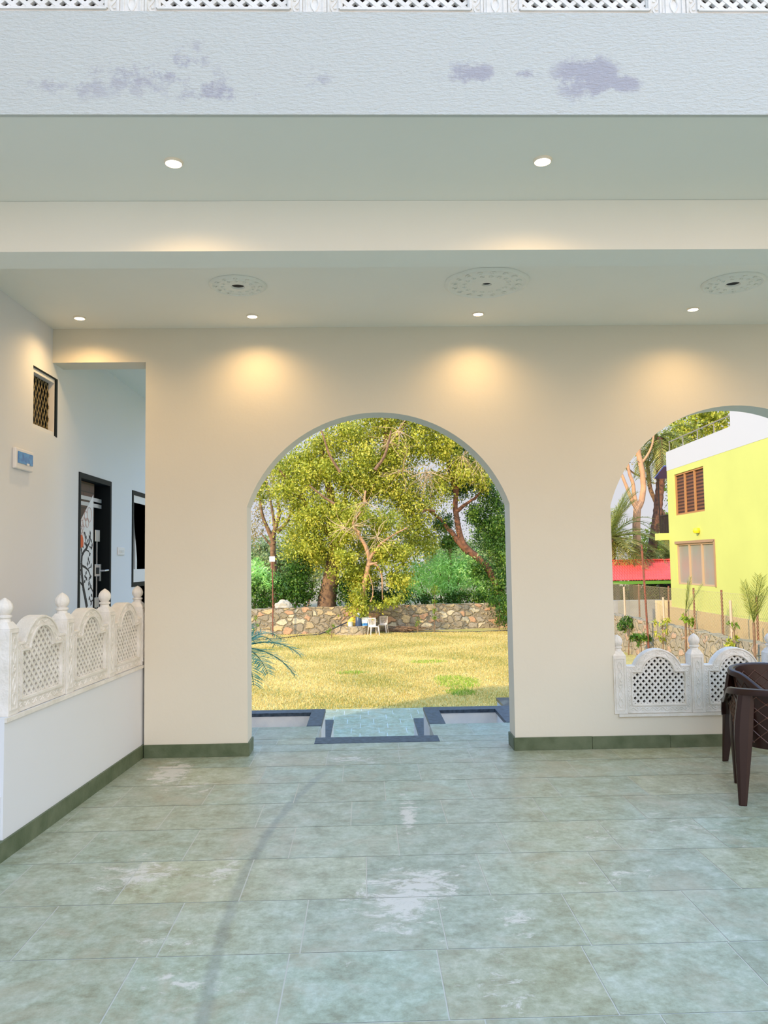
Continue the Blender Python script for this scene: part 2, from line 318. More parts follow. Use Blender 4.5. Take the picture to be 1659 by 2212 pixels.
def blob_points(blobs, density, seed=0, lump=1.0):
    g = np.random.default_rng(seed+5); P = []; O = []; T = []
    for (cx, cy, cz, rx, ry, rz_) in blobs:
        ctr = np.array([cx, cy, cz]); R3 = np.array([rx, ry, rz_]); nsub = max(6, int(26*lump*(rx*rz_)**.7)); per = int(density*rx*rz_*5.0/nsub)+2
        for k in range(nsub):
            u = g.normal(size=3); u /= np.linalg.norm(u); c = ctr + u*R3*g.uniform(.3, 1.0)
            r = g.uniform(.16, .38)*(min(rx, rz_, 2.0)**.6); w = g.normal(size=(per, 3))*np.array([.62, .55, .62])
            w[:, 2] = np.where(w[:, 2] < 0, w[:, 2]*1.25, w[:, 2]*.8)
            P.append(c + w*r*1.5); nn_ = w/(np.linalg.norm(w, axis=1)[:, None]+1e-6)*.6 + u*.8; O.append(nn_); T.append(np.full(per, g.uniform(.2, .8)))
        m = int(density*rx*rz_*1.2); u = g.normal(size=(m, 3)); u /= np.linalg.norm(u, axis=1)[:, None]; q = g.uniform(.25, 1, m)[:, None]
        P.append(ctr + u*R3*q); O.append(u); T.append(g.uniform(.1, .7, m))
    return np.concatenate(P), np.concatenate(O), np.concatenate(T)
def pblob(px, py, Y, rx, ry, depth=None):
    c = at(px, py, Y=Y); k = Y/F_; return (c.x, c.y, c.z, rx*k, (depth if depth else .8*min(rx, ry)*k), ry*k)
def branch_mesh(paths):
    mb = MB()
    for pts, r0, r1 in paths:
        pts = [Vector(p) for p in pts]; out = []
        for i in range(len(pts)-1):
            for k in range(4): out.append(pts[i].lerp(pts[i+1], k/4))
        out.append(pts[-1]); n = len(out)
        for i in range(1, n-1): out[i] = out[i] + Vector((random.gauss(0, 1), random.gauss(0, 1), random.gauss(0, .6)))*r0*.18
        for _ in range(2): out = [out[0]] + [(out[i-1]+out[i]*2+out[i+1])/4 for i in range(1, n-1)] + [out[-1]]
        mb.tube(out, [r0+(r1-r0)*(i/(n-1))**.8 for i in range(n)], 9)
    return mb
def ppath(Y, pts, r0, r1, k=None):
    """branch through photo pixels at a depth; each point may carry its own depth shift"""
    s = Y/F_; return ([at(p[0], p[1], Y=Y+(p[2] if len(p) > 2 else 0)) for p in pts], r0*s, r1*s)
def twigs(name, Y, starts, parent, n=26, length=60, mt=None, rad=.9, seed=1, down=.2):
    g = random.Random(seed); mb = MB(); s = Y/F_
    for (px, py) in starts:
        c = at(px, py, Y=Y)
        for i in range(n):
            p = c.copy(); d = Vector((g.gauss(0, 1), g.gauss(0, .7), g.gauss(0, .8)-down)).normalized(); pts = [p.copy()]
            for j in range(4):
                d = (d + Vector((g.gauss(0, .3), g.gauss(0, .3), g.gauss(0, .25)-down*.3))).normalized(); p = p + d*length*s/4*g.uniform(.6, 1.2); pts.append(p.copy())
            mb.tube(pts, [rad*s, rad*s*.8, rad*s*.6, rad*s*.45, rad*s*.3], 4, cap=False)
    return mb.build(name, mt or TWIG, parent, recalc=False)

# ================================================================ STRUCTURE
BY = 6.28; WT = .23                       # front plane and thickness of the arched back wall
CEILZ = at(829, 706, Y=BY).z              # ceiling height
LX = at(112, 900, Y=BY).x                 # face of the main building on the left
FZ0 = CEILZ; FY = at(829, 246, z=FZ0).y   # front edge of the porch slab
FZ1 = at(829, 26, Y=FY).z                 # top of the fascia band
BEAMY0 = at(829, 433, z=CEILZ).y; BEAMZ = at(829, 541, Y=BEAMY0).z; BEAMY1 = at(829, 577, z=BEAMZ).y
RX = 4.75
FLOOR_M = floor_mat('kota_floor'); YARD_M = floor_mat('kota_yard', False); FASCIA = fascia_mat()

def slabs(mb, x0, x1, ys, wid, offs, z, tints, gap=.0055, holes=()):
    for i in range(len(ys)-1):
        a, b = ys[i], ys[i+1]; x = x0 - wid + offs[i % len(offs)]*wid
        while x < x1:
            w = wid*random.uniform(.96, 1.04); xa, xb = max(x, x0), min(x+w, x1)
            if xb > xa + .01:
                mb.add([(xa+gap/2, a+gap/2, z), (xb-gap/2, a+gap/2, z), (xb-gap/2, b-gap/2, z), (xa+gap/2, b-gap/2, z)], [(0, 1, 2, 3)])
                k = random.random(); q = random.uniform(.93, 1.06)
                c = (q*1.0, q*1.0, q*1.0) if k < .6 else ((q*1.06, q*1.01, q*.94) if k < .8 else (q*.96, q*1.01, q*1.03)); tints.append(c)
            x += w
def slab_floor(name, mb, tints, mt, base, bz):
    nf = len(mb.f); mb.mi = [0]*nf; mb.cur = 1
    for (x0, x1, y0, y1) in base: mb.box(x0, x1, y0, y1, bz-.15, bz-.0015)
    o = mb.build(name, [mt, GROUT], recalc=False)
    a = o.data.attributes.new('tint', 'FLOAT_COLOR', 'FACE')
    a.data.foreach_set('color', np.array([(*t, 1) for t in tints] + [(1, 1, 1, 1)]*(len(mb.f)-nf), dtype=np.float32).reshape(-1))
    return struct(o)
# porch floor, laid in rows up to the edge of the planters
PY0 = at(620, 1570, z=0).y; PY1 = at(620, 1541, z=0).y; PY2 = at(829, 1530, z=0).y      # planter mouth and outer edge
GX0 = at(702, 1538, z=0).x; GX1 = at(915, 1532, z=0).x                                    # stair gap
NY0 = at(829, 1604, z=0).y; NY1 = at(829, 1591, z=0).y                                    # black nosing
rows = [at(800, y, z=0).y for y in (2212, 2055, 1940, 1850, 1783, 1731)]; d = rows[4]-rows[3]
rows[0] = rows[1]-.47
yy = rows[0]
while yy > -3: yy -= .47; rows.insert(0, yy)
yy = rows[-1]
while yy < PY0-.25: yy += .45; rows.append(min(yy, PY0))
rows[-1] = PY0
mb = MB(); tints = []
slabs(mb, LX-.2, RX, [r for r in rows if r <= NY0] + [NY0], .56, [.3, .78, .1, .62, .95, .45, .2], 0, tints)
sub = [NY0] + [r for r in rows if r > NY0+.05]
slabs(mb, LX-.2, GX0, sub, .56, [.5, .1], 0, tints); slabs(mb, GX1, RX, sub, .56, [.1, .6], 0, tints)
floor = slab_floor('floor', mb, tints, FLOOR_M, [(LX-.2, RX, rows[0], NY0), (LX-.2, GX0, NY0, PY0), (GX1, RX, NY0, PY0)], 0)
# plinth below the porch
mb = MB(); mb.box(LX-.2, GX0, NY1, PY0-.0, -1.95, -.152); mb.box(GX1, RX, NY1, PY0, -1.95, -.152); mb.box(LX-.2, RX, -3, NY1, -1.95, -.152)
struct(mb.build('trim_1', WHITEP))

def arc(x0, x1, zs, zt, n=40):
    c = (x0+x1)/2; h = (x1-x0)/2; r = zt-zs; R = (h*h+r*r)/(2*r); zc = zt-R; a = math.asin(min(1, h/R))
    if r > h: a = math.pi-a
    return [(c+R*math.sin(t), zc+R*math.cos(t)) for t in np.linspace(-a, a, n)]
A1 = (at(534, 1300, Y=BY).x, at(1106, 1300, Y=BY).x); A1s = at(537, 1095, Y=BY).z; A1t = at(815, 891, Y=BY).z
A2x0 = at(1322, 1200, Y=BY).x; A2 = (A2x0, A2x0+A1[1]-A1[0]+.02); A2s = at(1318, 1092, Y=BY).z; A2t = A1t+.03
SILL = at(1440, 1540, Y=BY).z
OPX = at(313, 1200, Y=BY).x; OPZ = at(200, 783, Y=BY).z
outer = [(LX, CEILZ), (LX, OPZ), (OPX, OPZ), (OPX, 0), (A1[0], 0), (A1[0], A1s)] + arc(*A1, A1s, A1t)[1:-1] + [(A1[1], A1s), (A1[1], 0), (RX, 0), (RX, CEILZ)]
hole = [(A2[0], SILL), (A2[0], A2s)] + arc(*A2, A2s, A2t)[1:-1] + [(A2[1], A2s), (A2[1], SILL)]
mb = MB().plate([outer, hole], XZ, BY, BY+WT); struct(mb.build('wall_back', PLASTER))

# porch slab with its dropped beam; outside fascia band
mb = MB(); mb.box(LX, RX, FY+.02, BY+WT+.0, CEILZ, CEILZ+.14); struct(mb.build('ceiling', CEIL))
mb = MB(); mb.box(LX, RX, BEAMY0, BEAMY1, BEAMZ, CEILZ-.001); struct(mb.build('trim_2', CEIL))
mb = MB(); mb.box(LX, RX, FY, FY+.02, FZ0-.003, FZ1); mb.box(LX, RX, FY+.02, FY+.16, CEILZ+.14, FZ1-.037); struct(mb.build('wall_front', FASCIA))
# corridor roof behind the back wall
mb = MB(); mb.box(LX, OPX+.35, BY+WT, BY+WT+2.9, CEILZ-.01, CEILZ+.12); struct(mb.build('trim_3', CEIL))
mb = MB(); mb.box(LX, RX, FY+.16, BY+WT, CEILZ+.141, CEILZ+.2); mb.box(LX, RX, BY+WT-.12, BY+WT, CEILZ+.2, 4.95); struct(mb.build('trim_4', CONC))  # terrace deck, with an unseen rear parapet added to shade the yard

# main building on the left: wall with holes for grille, door, window
def lw(px, py): p = at(px, py, X=LX); return (p.y, p.z)
G = [lw(72, 790), lw(124, 822), lw(124, 943), lw(70, 925)]
G = (G[0][0], G[1][0], (G[2][1]+G[3][1])/2, (G[0][1]+G[1][1])/2)
D0 = lw(170, 1017); D1 = lw(240, 1042); DR = (D0[0], D1[0], 0, (D0[1]+D1[1])/2)
W0 = lw(285, 1058); WR = (W0[0], W0[0]+1.3, lw(288, 1268)[1], W0[1])
BYA, BYB, BH = -8.0, 9.6, 4.9
BYM, BH2 = 4.0, 7.7     # unseen extra storey, added to keep the sun off the porch front
def rect(y0, y1, z0, z1): return [(y0, z0), (y0, z1), (y1, z1), (y1, z0)]
mb = MB().plate([rect(BYA, BYB, -1.95, BH), rect(*G), rect(DR[0], DR[1], .01, DR[3]), rect(*WR)], YZ, LX, LX-.2); struct(mb.build('wall_left', SIDEP))
mb = MB(); mb.box(-9.2, -9, BYA, BYB, -1.95, BH); mb.box(-9, LX-.2, BYA, BYA+.2, -1.95, BH); mb.box(-9, LX-.2, BYB-.2, BYB, -1.95, BH); mb.box(-9.2, LX, BYA, BYB, BH, BH+.15); mb.box(-9.2, LX, BYA, BYM, BH+.151, BH2)
mb.box(-9, LX-.2, BYA+.2, BYB-.2, -.15, 0); struct(mb.build('wall_building', SIDEP))

# low wall on the left of the porch, slightly splayed
q0 = at(316, 1630, z=0); q1 = at(0, 1862, z=0); dv = (q1-q0); dv.z = 0; dn = dv.normalized(); pn = Vector((dn.y, -dn.x, 0))
if pn.x > 0: pn = -pn         # outward, away from the porch
LWZ = at(300, 1437, Y=BY).z
pe = None
for k in range(400):
    c = q0 + dn*(k*.01)
    # end of the high part: where the wall face leaves the picture at x = 12
    v = Vector((c.x, c.y, .9)) - EYE
    if v.dot(_r2)/v.dot(_fw)*F_+W_/2 < 13: pe = c; break
HL = (pe-q0).length
def LW(s, h, d): p = q0 + dn*s + pn*d; return (p.x, p.y, h)   # along, height, depth outward
mb = MB().plate([[(0, 0), (0, LWZ), (HL, LWZ), (HL, 0)]], LW, 0, .16)
mb.plate([[(HL, 0), (HL, .32), (HL+1.6, .32), (HL+1.6, 0)]], LW, 0.012, .16); struct(mb.build('wall_side', SIDEP))

# skirting
SKH = .10
mb = MB(); x = OPX+.0
mb.box(OPX+.002, A1[0]+.012, BY-.014, BY, 0, SKH); mb.box(A1[0], A1[0]+.014, BY, BY+WT, 0, SKH); struct(mb.build('baseboard_back', STONE_SK, bevel=.002))
mb = MB(); x = A1[1]-.012; j = 0
while x < RX:
    x2 = min(x+.62, RX); mb.box(x+.001, x2-.001, BY-.014-(j % 2)*.001, BY, 0, SKH-(j % 3)*.002); x = x2; j += 1
mb.box(A1[1]-.014, A1[1], BY, BY+WT, 0, SKH); struct(mb.build('baseboard_right', STONE_SK, bevel=.002))
mb = MB(); s = 0.0
while s < HL+1.5:
    s2 = s+.58; mb.plate([[(s+.001, 0), (s+.001, SKH), (s2-.001, SKH), (s2-.001, 0)]], LW, -.014, 0.012); s = s2
struct(mb.build('baseboard_left', STONE_SK, bevel=.002))

# planter mouths with black granite rims at the garden edge of the porch, stair gap between
mb = MB(); g = at(693, 1560, z=0)
def rim(mb, x0, x1, inner0, inner1):
    mb.plate([[(x0, PY0), (x1, PY0), (x1, PY2), (x0, PY2)], [(inner0, PY0+.0005), (inner1, PY0+.0005), (inner1, PY1), (inner0, PY1)]], lambda u, w, d: (u, w, d), -.03, .004)
def mouth(side):
    mb = MB()
    if side < 0: x0, x1 = LX+.02, GX0; i0, i1 = LX+.2, at(672, 1541, z=0).x
    else: x0, x1 = GX1, at(1098, 1526, z=0).x+.05; i0, i1 = at(947, 1532, z=0).x, at(1068, 1531, z=0).x
    t = empty('planter_box', ((x0+x1)/2, PY1, 0))
    inv = Matrix.Translation(-Vector(t.location))
    def L(mb): mb.v = [tuple(Vector(v)-Vector(t.location)) for v in mb.v]; return mb
    a = MB()
    a.box(x0, i0, PY0, PY2, -.03, .004); a.box(i1, x1, PY0, PY2, -.03, .004); a.box(i0, i1, PY1, PY2, -.03, .004); L(a).build('rim', BLACKG, t, bevel=.002)
    b = MB(); b.box(x0+.005, i0-.012, PY0+.001, PY2-.01, -1.9, -.031); b.box(i1+.012, x1-.005, PY0+.001, PY2-.01, -1.9, -.031); b.box(i0-.012, i1+.012, PY1+.012, PY2-.01, -1.9, -.031); b.box(i0-.012, i1+.012, PY0, PY1+.012, -1.9, -.30); L(b).build('basin', WHITEP, t)
    return t
tag(mouth(-1), 'white plastered planter box rimmed with black granite, left of the garden steps', 'planter', 'sunken planter boxes beside the garden steps')
tag(mouth(1), 'white plastered planter box rimmed with black granite, right of the garden steps', 'planter', 'sunken planter boxes beside the garden steps')
# stairs
mb = MB(); mb.box(GX0-.02, GX1+.03, NY0, NY1, -.035, .003)
st = empty('garden_steps', ((GX0+GX1)/2, NY1, 0))
mb = MB(); mb.box(GX0-.02-st.location.x, GX1+.03-st.location.x, NY0-NY1, 0, -.035, .003); mb.build('nosing', BLACKG, st, bevel=.003)
mb = MB(); n = 11
for i in range(n-1):
    z = -1.9*(i+1)/n; mb.box(GX0-st.location.x+.002, GX1-st.location.x-.002, i*.3+.001, (i+1)*.3+.001, -1.9, z)
mb.build('flight', YARD_M if False else CONC, st)
for sg, (xa, xb) in ((-1, (GX0-.22, at(720, 1556, z=-.3).x)), (1, (at(894, 1552, z=-.3).x, GX1+.22))):
    yf = at(712, 1555, z=-.3).y; y0 = PY2-NY1+.01
    c = MB(); c.box(xa-st.location.x, xb-st.location.x, y0, yf-NY1, -1.9, -.33)
    cc = c.build('side_curb', WHITEP, st)
    c = MB(); c.box(xa-st.location.x-.003, xb-st.location.x+.003, y0, yf-NY1+.005, -.33, -.30); c.build('coping', BLACKG, cc, bevel=.002)
    if sg < 0: xi, xo = GX0, xb
    else: xi, xo = xa, GX1
    c = MB(); c.box(min(xi, xo)-st.location.x, max(xi, xo)-st.location.x, .3, y0, -1.9, -.33); c2 = c.build('side_curb', WHITEP, st)
    c = MB(); c.box(min(xi, xo)-st.location.x, max(xi, xo)-st.location.x, .3, y0, -.33, -.30); c.build('coping', BLACKG, c2)
tag(st, 'flight of garden steps with black granite nosing between the two sunken planters', 'steps')
# low white block just right of the right planter
p = at(1085, 1526, z=0); mb = MB(); mb.box(-.0, .7, -.9, .25, -1.9, .13); mb.build('x', SIDEP) if False else None
lb = empty('low_wall_block', (at(1084, 1520, Y=PY2+.3).x, PY2+.35, -1.9))
mb = MB(); mb.box(0, .9, -.25, .25, 0, at(1084, 1507, Y=PY2+.6).z+1.9-.03); mb.build('body', SIDEP, lb)
mb = MB(); zt = at(1084, 1507, Y=PY2+.6).z+1.9; mb.box(-.01, .91, -.26, .26, zt-.03, zt); mb.build('coping', YARD_M, lb)
tag(lb, 'low pale blue-white masonry block just beyond the right planter', 'wall block')

# yard, lawn, ground
LZ = -1.9; YE = at(829, 1530, z=LZ).y
mb = MB(); tints = []; ys = []; y = PY2-1.2
while y < YE: ys.append(y); y += .47
ys.append(YE); slabs(mb, -12, 9.5, ys, .56, [.3, .78, .1, .62, .95, .45], LZ, tints, gap=.013)
yo = slab_floor('floor_yard', mb, tints, YARD_M, [(-12, 9.5, ys[0], YE)], LZ)
def lawn_mat():
    m = mat('dry_lawn', (.5, .4, .12), .95); t = m.node_tree; b = t.nodes['Principled BSDF']; tc = N(t, 'ShaderNodeTexCoord'); o = tc.outputs['Object']
    n1 = N(t, 'ShaderNodeTexNoise', Scale=.5, Detail=5.0); t.links.new(o, n1.inputs['Vector'])
    cr = N(t, 'ShaderNodeValToRGB'); t.links.new(n1.outputs['Fac'], cr.inputs[0]); e = cr.color_ramp.elements
    e[0].position = .38; e[0].color = (.42, .38, .07, 1); e[1].position = .62; e[1].color = (.72, .55, .18, 1); k = cr.color_ramp.elements.new(.48); k.color = (.62, .49, .14, 1)
    n2 = N(t, 'ShaderNodeTexNoise', Scale=22.0, Detail=6.0, Roughness=.8); t.links.new(o, n2.inputs['Vector'])
    r2 = N(t, 'ShaderNodeMapRange'); r2.inputs['From Min'].default_value = .35; r2.inputs['From Max'].default_value = .65; r2.inputs['To Min'].default_value = .5; r2.inputs['To Max'].default_value = 1.3; t.links.new(n2.outputs['Fac'], r2.inputs[0])
    mx = N(t, 'ShaderNodeMix', data_type='RGBA', blend_type='MULTIPLY'); mx.inputs['Factor'].default_value = 1; t.links.new(cr.outputs[0], mx.inputs['A']); t.links.new(r2.outputs[0], mx.inputs['B'])
    t.links.new(mx.outputs['Result'], b.inputs['Base Color'])
    bp = N(t, 'ShaderNodeBump', Strength=.6, Distance=.05); t.links.new(n2.outputs['Fac'], bp.inputs['Height']); t.links.new(bp.outputs[0], b.inputs['Normal'])
    return m
LAWN = lawn_mat(); EARTH = mat('bare_earth', (.42, .30, .17), .95, .5, 10, 0, 2, (.30, .22, .10))
mb = MB(); mb.box(-14, 9.65, YE, 41, LZ-.1, LZ+.01); struct(mb.build('floor_lawn', LAWN))
mb = MB(); mb.box(-90, 120, -30, 200, LZ-.35, LZ-.16); struct(mb.build('floor_ground', EARTH))
def grass(name, n, poly, h, mt, seed, label, cat):
    g = np.random.default_rng(seed); P = []
    y = YE + (37.5-YE)*g.uniform(0, 1, n)**1.0; x = -.17*y + g.uniform(0, 1, n)*(.46*y); x = np.minimum(x, 9.5)
    if poly is not None:
        keep = np.zeros(n, bool)
        for (cx, cy, rx, ry) in poly: keep |= (((x-cx)/rx)**2 + ((y-cy)/ry)**2 + g.normal(0, .25, n)) < 1
        x, y = x[keep], y[keep]
    n = len(x); a = g.uniform(0, 2*np.pi, n); w = .012*g.uniform(.6, 1.5, n); hh = h*g.uniform(.5, 1.3, n); lx = g.normal(0, .035, n); ly = g.normal(0, .035, n)
    v = np.empty((n, 3, 3)); v[:, 0] = np.c_[x-w*np.cos(a), y-w*np.sin(a), np.full(n, LZ)]; v[:, 1] = np.c_[x+w*np.cos(a), y+w*np.sin(a), np.full(n, LZ)]; v[:, 2] = np.c_[x+lx, y+ly, LZ+.01+hh]
    me = bpy.data.meshes.new(name); me.vertices.add(3*n); me.loops.add(3*n); me.polygons.add(n)
    me.vertices.foreach_set('co', v.reshape(-1)); me.loops.foreach_set('vertex_index', np.arange(3*n, dtype=np.int32)); me.polygons.foreach_set('loop_start', np.arange(0, 3*n, 3, dtype=np.int32)); me.polygons.foreach_set('loop_total', np.full(n, 3, dtype=np.int32)); me.update()
    t_ = .5+.3*np.sin(x*1.3+np.sin(y*.9)*1.5)*np.cos(y*.7)+g.normal(0, .25, n)
    at_ = me.attributes.new('tint', 'FLOAT', 'FACE'); at_.data.foreach_set('value', np.clip(t_, 0, 1).astype(np.float32)); me.materials.append(mt)
    o = bpy.data.objects.new(name, me); COL.objects.link(o); tag(o, label, cat, kind='stuff'); return o
grass('dry_grass', 150000, None, .05, L_GRASS, 3, 'short dry golden grass covering the garden lawn', 'grass')
def gp(px, py, rx, ry): p = at(px, py, z=LZ); a = at(px+rx, py, z=LZ); b = at(px, py-ry, z=LZ); return (p.x, p.y, (a-p).length, (b-p).length)
grass('green_grass', 150000, [gp(990, 1475, 45, 12), gp(975, 1468, 35, 6), gp(995, 1497, 30, 7), gp(925, 1431, 40, 3), gp(1365, 1400, 40, 20), gp(760, 1455, 30, 3)], .07, L_GREENG, 4, 'fresh green tufts growing in patches of the dry lawn', 'grass')

# rubble stone walls around the garden
def stone_mat(name, scale, cols, mort):
    m = mat(name, (.4, .3, .2), .9); t = m.node_tree; b = t.nodes['Principled BSDF']; tc = N(t, 'ShaderNodeTexCoord')
    mp = N(t, 'ShaderNodeMapping'); mp.inputs['Scale'].default_value = (1, 1, 1.45); t.links.new(tc.outputs['Object'], mp.inputs['Vector'])
    nz = N(t, 'ShaderNodeTexNoise', Scale=2.5, Detail=3.0); t.links.new(mp.outputs[0], nz.inputs['Vector'])
    ad = N(t, 'ShaderNodeMix', data_type='RGBA'); ad.inputs['Factor'].default_value = .30; t.links.new(mp.outputs[0], ad.inputs['A']); t.links.new(nz.outputs['Color'], ad.inputs['B'])
    v1 = N(t, 'ShaderNodeTexVoronoi', Scale=scale); t.links.new(ad.outputs['Result'], v1.inputs['Vector'])
    v2 = N(t, 'ShaderNodeTexVoronoi', Scale=scale, feature='DISTANCE_TO_EDGE'); t.links.new(ad.outputs['Result'], v2.inputs['Vector'])
    sp = N(t, 'ShaderNodeSeparateColor'); t.links.new(v1.outputs['Color'], sp.inputs[0])
    cr = N(t, 'ShaderNodeValToRGB'); t.links.new(sp.outputs[0], cr.inputs[0]); cr.color_ramp.interpolation = 'CONSTANT'
    e = cr.color_ramp.elements; e[0].color = (*cols[0], 1); e[1].position = 1-1/len(cols); e[1].color = (*cols[-1], 1)
    for i in range(1, len(cols)-1): k = cr.color_ramp.elements.new(i/len(cols)); k.color = (*cols[i], 1)
    r = N(t, 'ShaderNodeMapRange'); r.inputs['From Min'].default_value = .04; r.inputs['From Max'].default_value = .13; t.links.new(v2.outputs['Distance'], r.inputs[0])
    n3 = N(t, 'ShaderNodeTexNoise', Scale=14.0, Detail=6.0); t.links.new(tc.outputs['Object'], n3.inputs['Vector'])
    mx = N(t, 'ShaderNodeMix', data_type='RGBA'); t.links.new(r.outputs[0], mx.inputs['Factor']); mx.inputs['A'].default_value = (*mort, 1); t.links.new(cr.outputs[0], mx.inputs['B'])
    r3 = N(t, 'ShaderNodeMapRange'); r3.inputs['To Min'].default_value = .45; r3.inputs['To Max'].default_value = 1.55; t.links.new(n3.outputs['Fac'], r3.inputs[0])
    mu = N(t, 'ShaderNodeMix', data_type='RGBA', blend_type='MULTIPLY'); mu.inputs['Factor'].default_value = 1; t.links.new(mx.outputs['Result'], mu.inputs['A']); t.links.new(r3.outputs[0], mu.inputs['B'])
    t.links.new(mu.outputs['Result'], b.inputs['Base Color'])
    bp = N(t, 'ShaderNodeBump', Strength=.8, Distance=.06); t.links.new(r.outputs[0], bp.inputs['Height']); t.links.new(bp.outputs[0], b.inputs['Normal'])
    return m
RUB = stone_mat('rubble_masonry', 3.5, [(.45,.34,.19),(.30,.24,.15),(.58,.42,.22),(.34,.27,.18),(.52,.30,.17),(.36,.30,.22),(.60,.50,.33),(.31,.25,.17)], (.27, .215, .14))
RUB2 = stone_mat('weathered_rubble', 3.8, [(.36,.29,.18),(.33,.27,.18),(.38,.30,.18),(.31,.26,.18),(.46,.30,.19)], (.34, .28, .185))
wl = at(541, 1374, z=LZ); wr = at(1090, 1356, z=LZ); dd = (wr-wl)/(wr.x-wl.x)
GWX = 9.65
def wallseg(name, a, b, zt, th, mt, n=60, inward=(0,-1,0)):
    a, b = Vector(a), Vector(b); u = (b-a).normalized(); nr = Vector((-u.y, u.x, 0)); mb = MB(); vs = []; fs = []
    for i in range(n+1):
        p = a.lerp(b, i/n); zz = zt + random.uniform(-.03, .03)
        for (k, z) in ((0, LZ-.15), (0, zz), (1, zz+random.uniform(-.02, .02)), (1, LZ-.15)): q = p + nr*th*k; vs.append((q.x, q.y, z))
    for i in range(n):
        for k in range(3): fs.append((4*i+k, 4*i+k+1, 4*i+4+k+1, 4*i+4+k))
    fs += [(0, 1, 2, 3), tuple(4*n+k for k in range(4))]
    mb.add(vs, fs); return mb.build(name, mt)
WZT = at(829, 1308, Y=(wl.y+wr.y)/2).z
cornerY = wl.y + dd.y*(GWX-wl.x)
back = wallseg('stone_garden_wall', (wl.x-9, wl.y-dd.y*9, 0), (GWX, cornerY, 0), WZT, .35, RUB, 90)
tag(back, 'long rubble stone wall across the far end of the lawn', 'garden wall')
s1 = at(1659, 1385, X=GWX); WZ2 = s1.z
side = wallseg('stone_garden_wall', (GWX, cornerY, 0), (GWX+.15, 10, 0), WZT+.02, -.0001-.35, RUB2, 70)
side.data.transform(Matrix.Identity(4)); tag(side, 'greyer rough stone wall along the right of the garden below the wire fence', 'garden wall')

# ================================================================ BALUSTRADE (cast stone lattice panels and posts)
PW, PSH, PTOP, PIT = .575, .375, .505, .70
def outline(w, sh, top, r, base=0, n=18):
    """rectangle with a round-arched hump"""
    pts = [(-w/2, base), (w/2, base), (w/2, sh), (r, sh)]
    h = top-sh; R = (r*r+h*h)/(2*h); a = math.asin(min(1, r/R)); a = math.pi-a if h > r else a
    pts += [(R*math.sin(t), top-R+R*math.cos(t)) for t in np.linspace(a, -a, n)[1:-1]]
    return pts + [(-r, sh), (-w/2, sh)]
def inside(poly, x, y):
    c = False; n = len(poly)
    for i in range(n):
        x1, y1 = poly[i]; x2, y2 = poly[(i+1) % n]
        if (y1 > y) != (y2 > y) and x < (x2-x1)*(y-y1)/(y2-y1)+x1: c = not c
    return c
inn = outline(PW-.115, PSH-.055, PTOP-.065, .135, .075)
def make_panel():
    t = empty('lattice_balustrade'); TH = .085
    MB().plate([outline(PW, PSH, PTOP, .205), inn], XZ, 0, TH).build('frame', JALI, t, bevel=.004)
    lt = MB(); lb_ = MB(); sp = .0525
    for sg in (1, -1):
        for k in range(-14, 15):
            run = None; pts = []
            for i in range(-300, 301):
                u = k*sp + i*.0015; w = .25 + sg*i*.0015
                if inside(inn, u, w):
                    if run is None: run = (u, w)
                    last = (u, w)
                elif run: pts.append((run, last)); run = None
            if run: pts.append((run, last))
            for (a, b) in pts:
                if math.hypot(a[0]-b[0], a[1]-b[1]) > .004:
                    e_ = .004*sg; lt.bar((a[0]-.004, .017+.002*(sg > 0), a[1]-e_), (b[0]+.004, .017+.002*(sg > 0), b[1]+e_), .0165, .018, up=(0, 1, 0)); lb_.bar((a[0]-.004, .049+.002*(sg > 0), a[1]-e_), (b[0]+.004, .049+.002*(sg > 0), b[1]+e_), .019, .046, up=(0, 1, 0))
    lt.build('lattice', JALI, t); lb_.build('dark_lattice_back', DARKST, t)  # rear layer of the bars is a dark stone colour
    # inner moulding and raised scroll carving on the face
    cv = MB(); ip = outline(PW-.095, PSH-.046, PTOP-.055, .145, .065)
    for i in range(len(ip)): a, b = ip[i], ip[(i+1) % len(ip)]; cv.bar((a[0], -.001, a[1]), (b[0], -.001, b[1]), .010, .016, up=(0, 1, 0))
    op = outline(PW-.012, PSH-.008, PTOP-.008, .20, .008)
    for i in range(len(op)): a, b = op[i], op[(i+1) % len(op)]; cv.bar((a[0], -.001, a[1]), (b[0], -.001, b[1]), .008, .012, up=(0, 1, 0))
    cv.build('moulding', JALI, t)
    sc = MB()
    def vine(A, B, amp, n):
        A = Vector((A[0], 0, A[1])); B = Vector((B[0], 0, B[1])); d_ = (B-A); nn = Vector((-d_.z, 0, d_.x)).normalized(); pts = []
        for i in range(n*8+1):
            f = i/(n*8); pts.append(A + d_*f + nn*amp*math.sin(f*n*math.pi) + Vector((0, .0005, 0)))
        sc.tube(pts, .0048, 5)
        for i in range(n): c = A + d_*((i+.5)/n) - nn*amp*.5*math.sin((i+.5)*math.pi); sc.tube([c-Vector((0, .004, 0)), c+Vector((0, .003, 0))], [.004, .010], 7)
    vine((-PW/2+.025, .05), (-PW/2+.025, PSH-.03), .009, 8); vine((PW/2-.025, .05), (PW/2-.025, PSH-.03), .009, 8)
    vine((-PW/2+.03, .034), (PW/2-.03, .034), .012, 12); vine((-PW/2+.04, PSH-.026), (-.16, PSH-.026), .008, 3); vine((.16, PSH-.026), (PW/2-.04, PSH-.026), .008, 3)
    pts = []; h = PTOP-.032-PSH; r = .17; R = (r*r+h*h)/(2*h)
    aa = math.asin(min(1, r/R))
    for i in range(81): t_ = -aa+2*aa*i/80; q = R+.009*math.sin(i/80*10*math.pi); pts.append((q*math.sin(t_), .0005, PTOP-.032-R+q*math.cos(t_)))
    sc.tube(pts, .0048, 5); sc.build('scroll_carving', JALI, t)
    return t
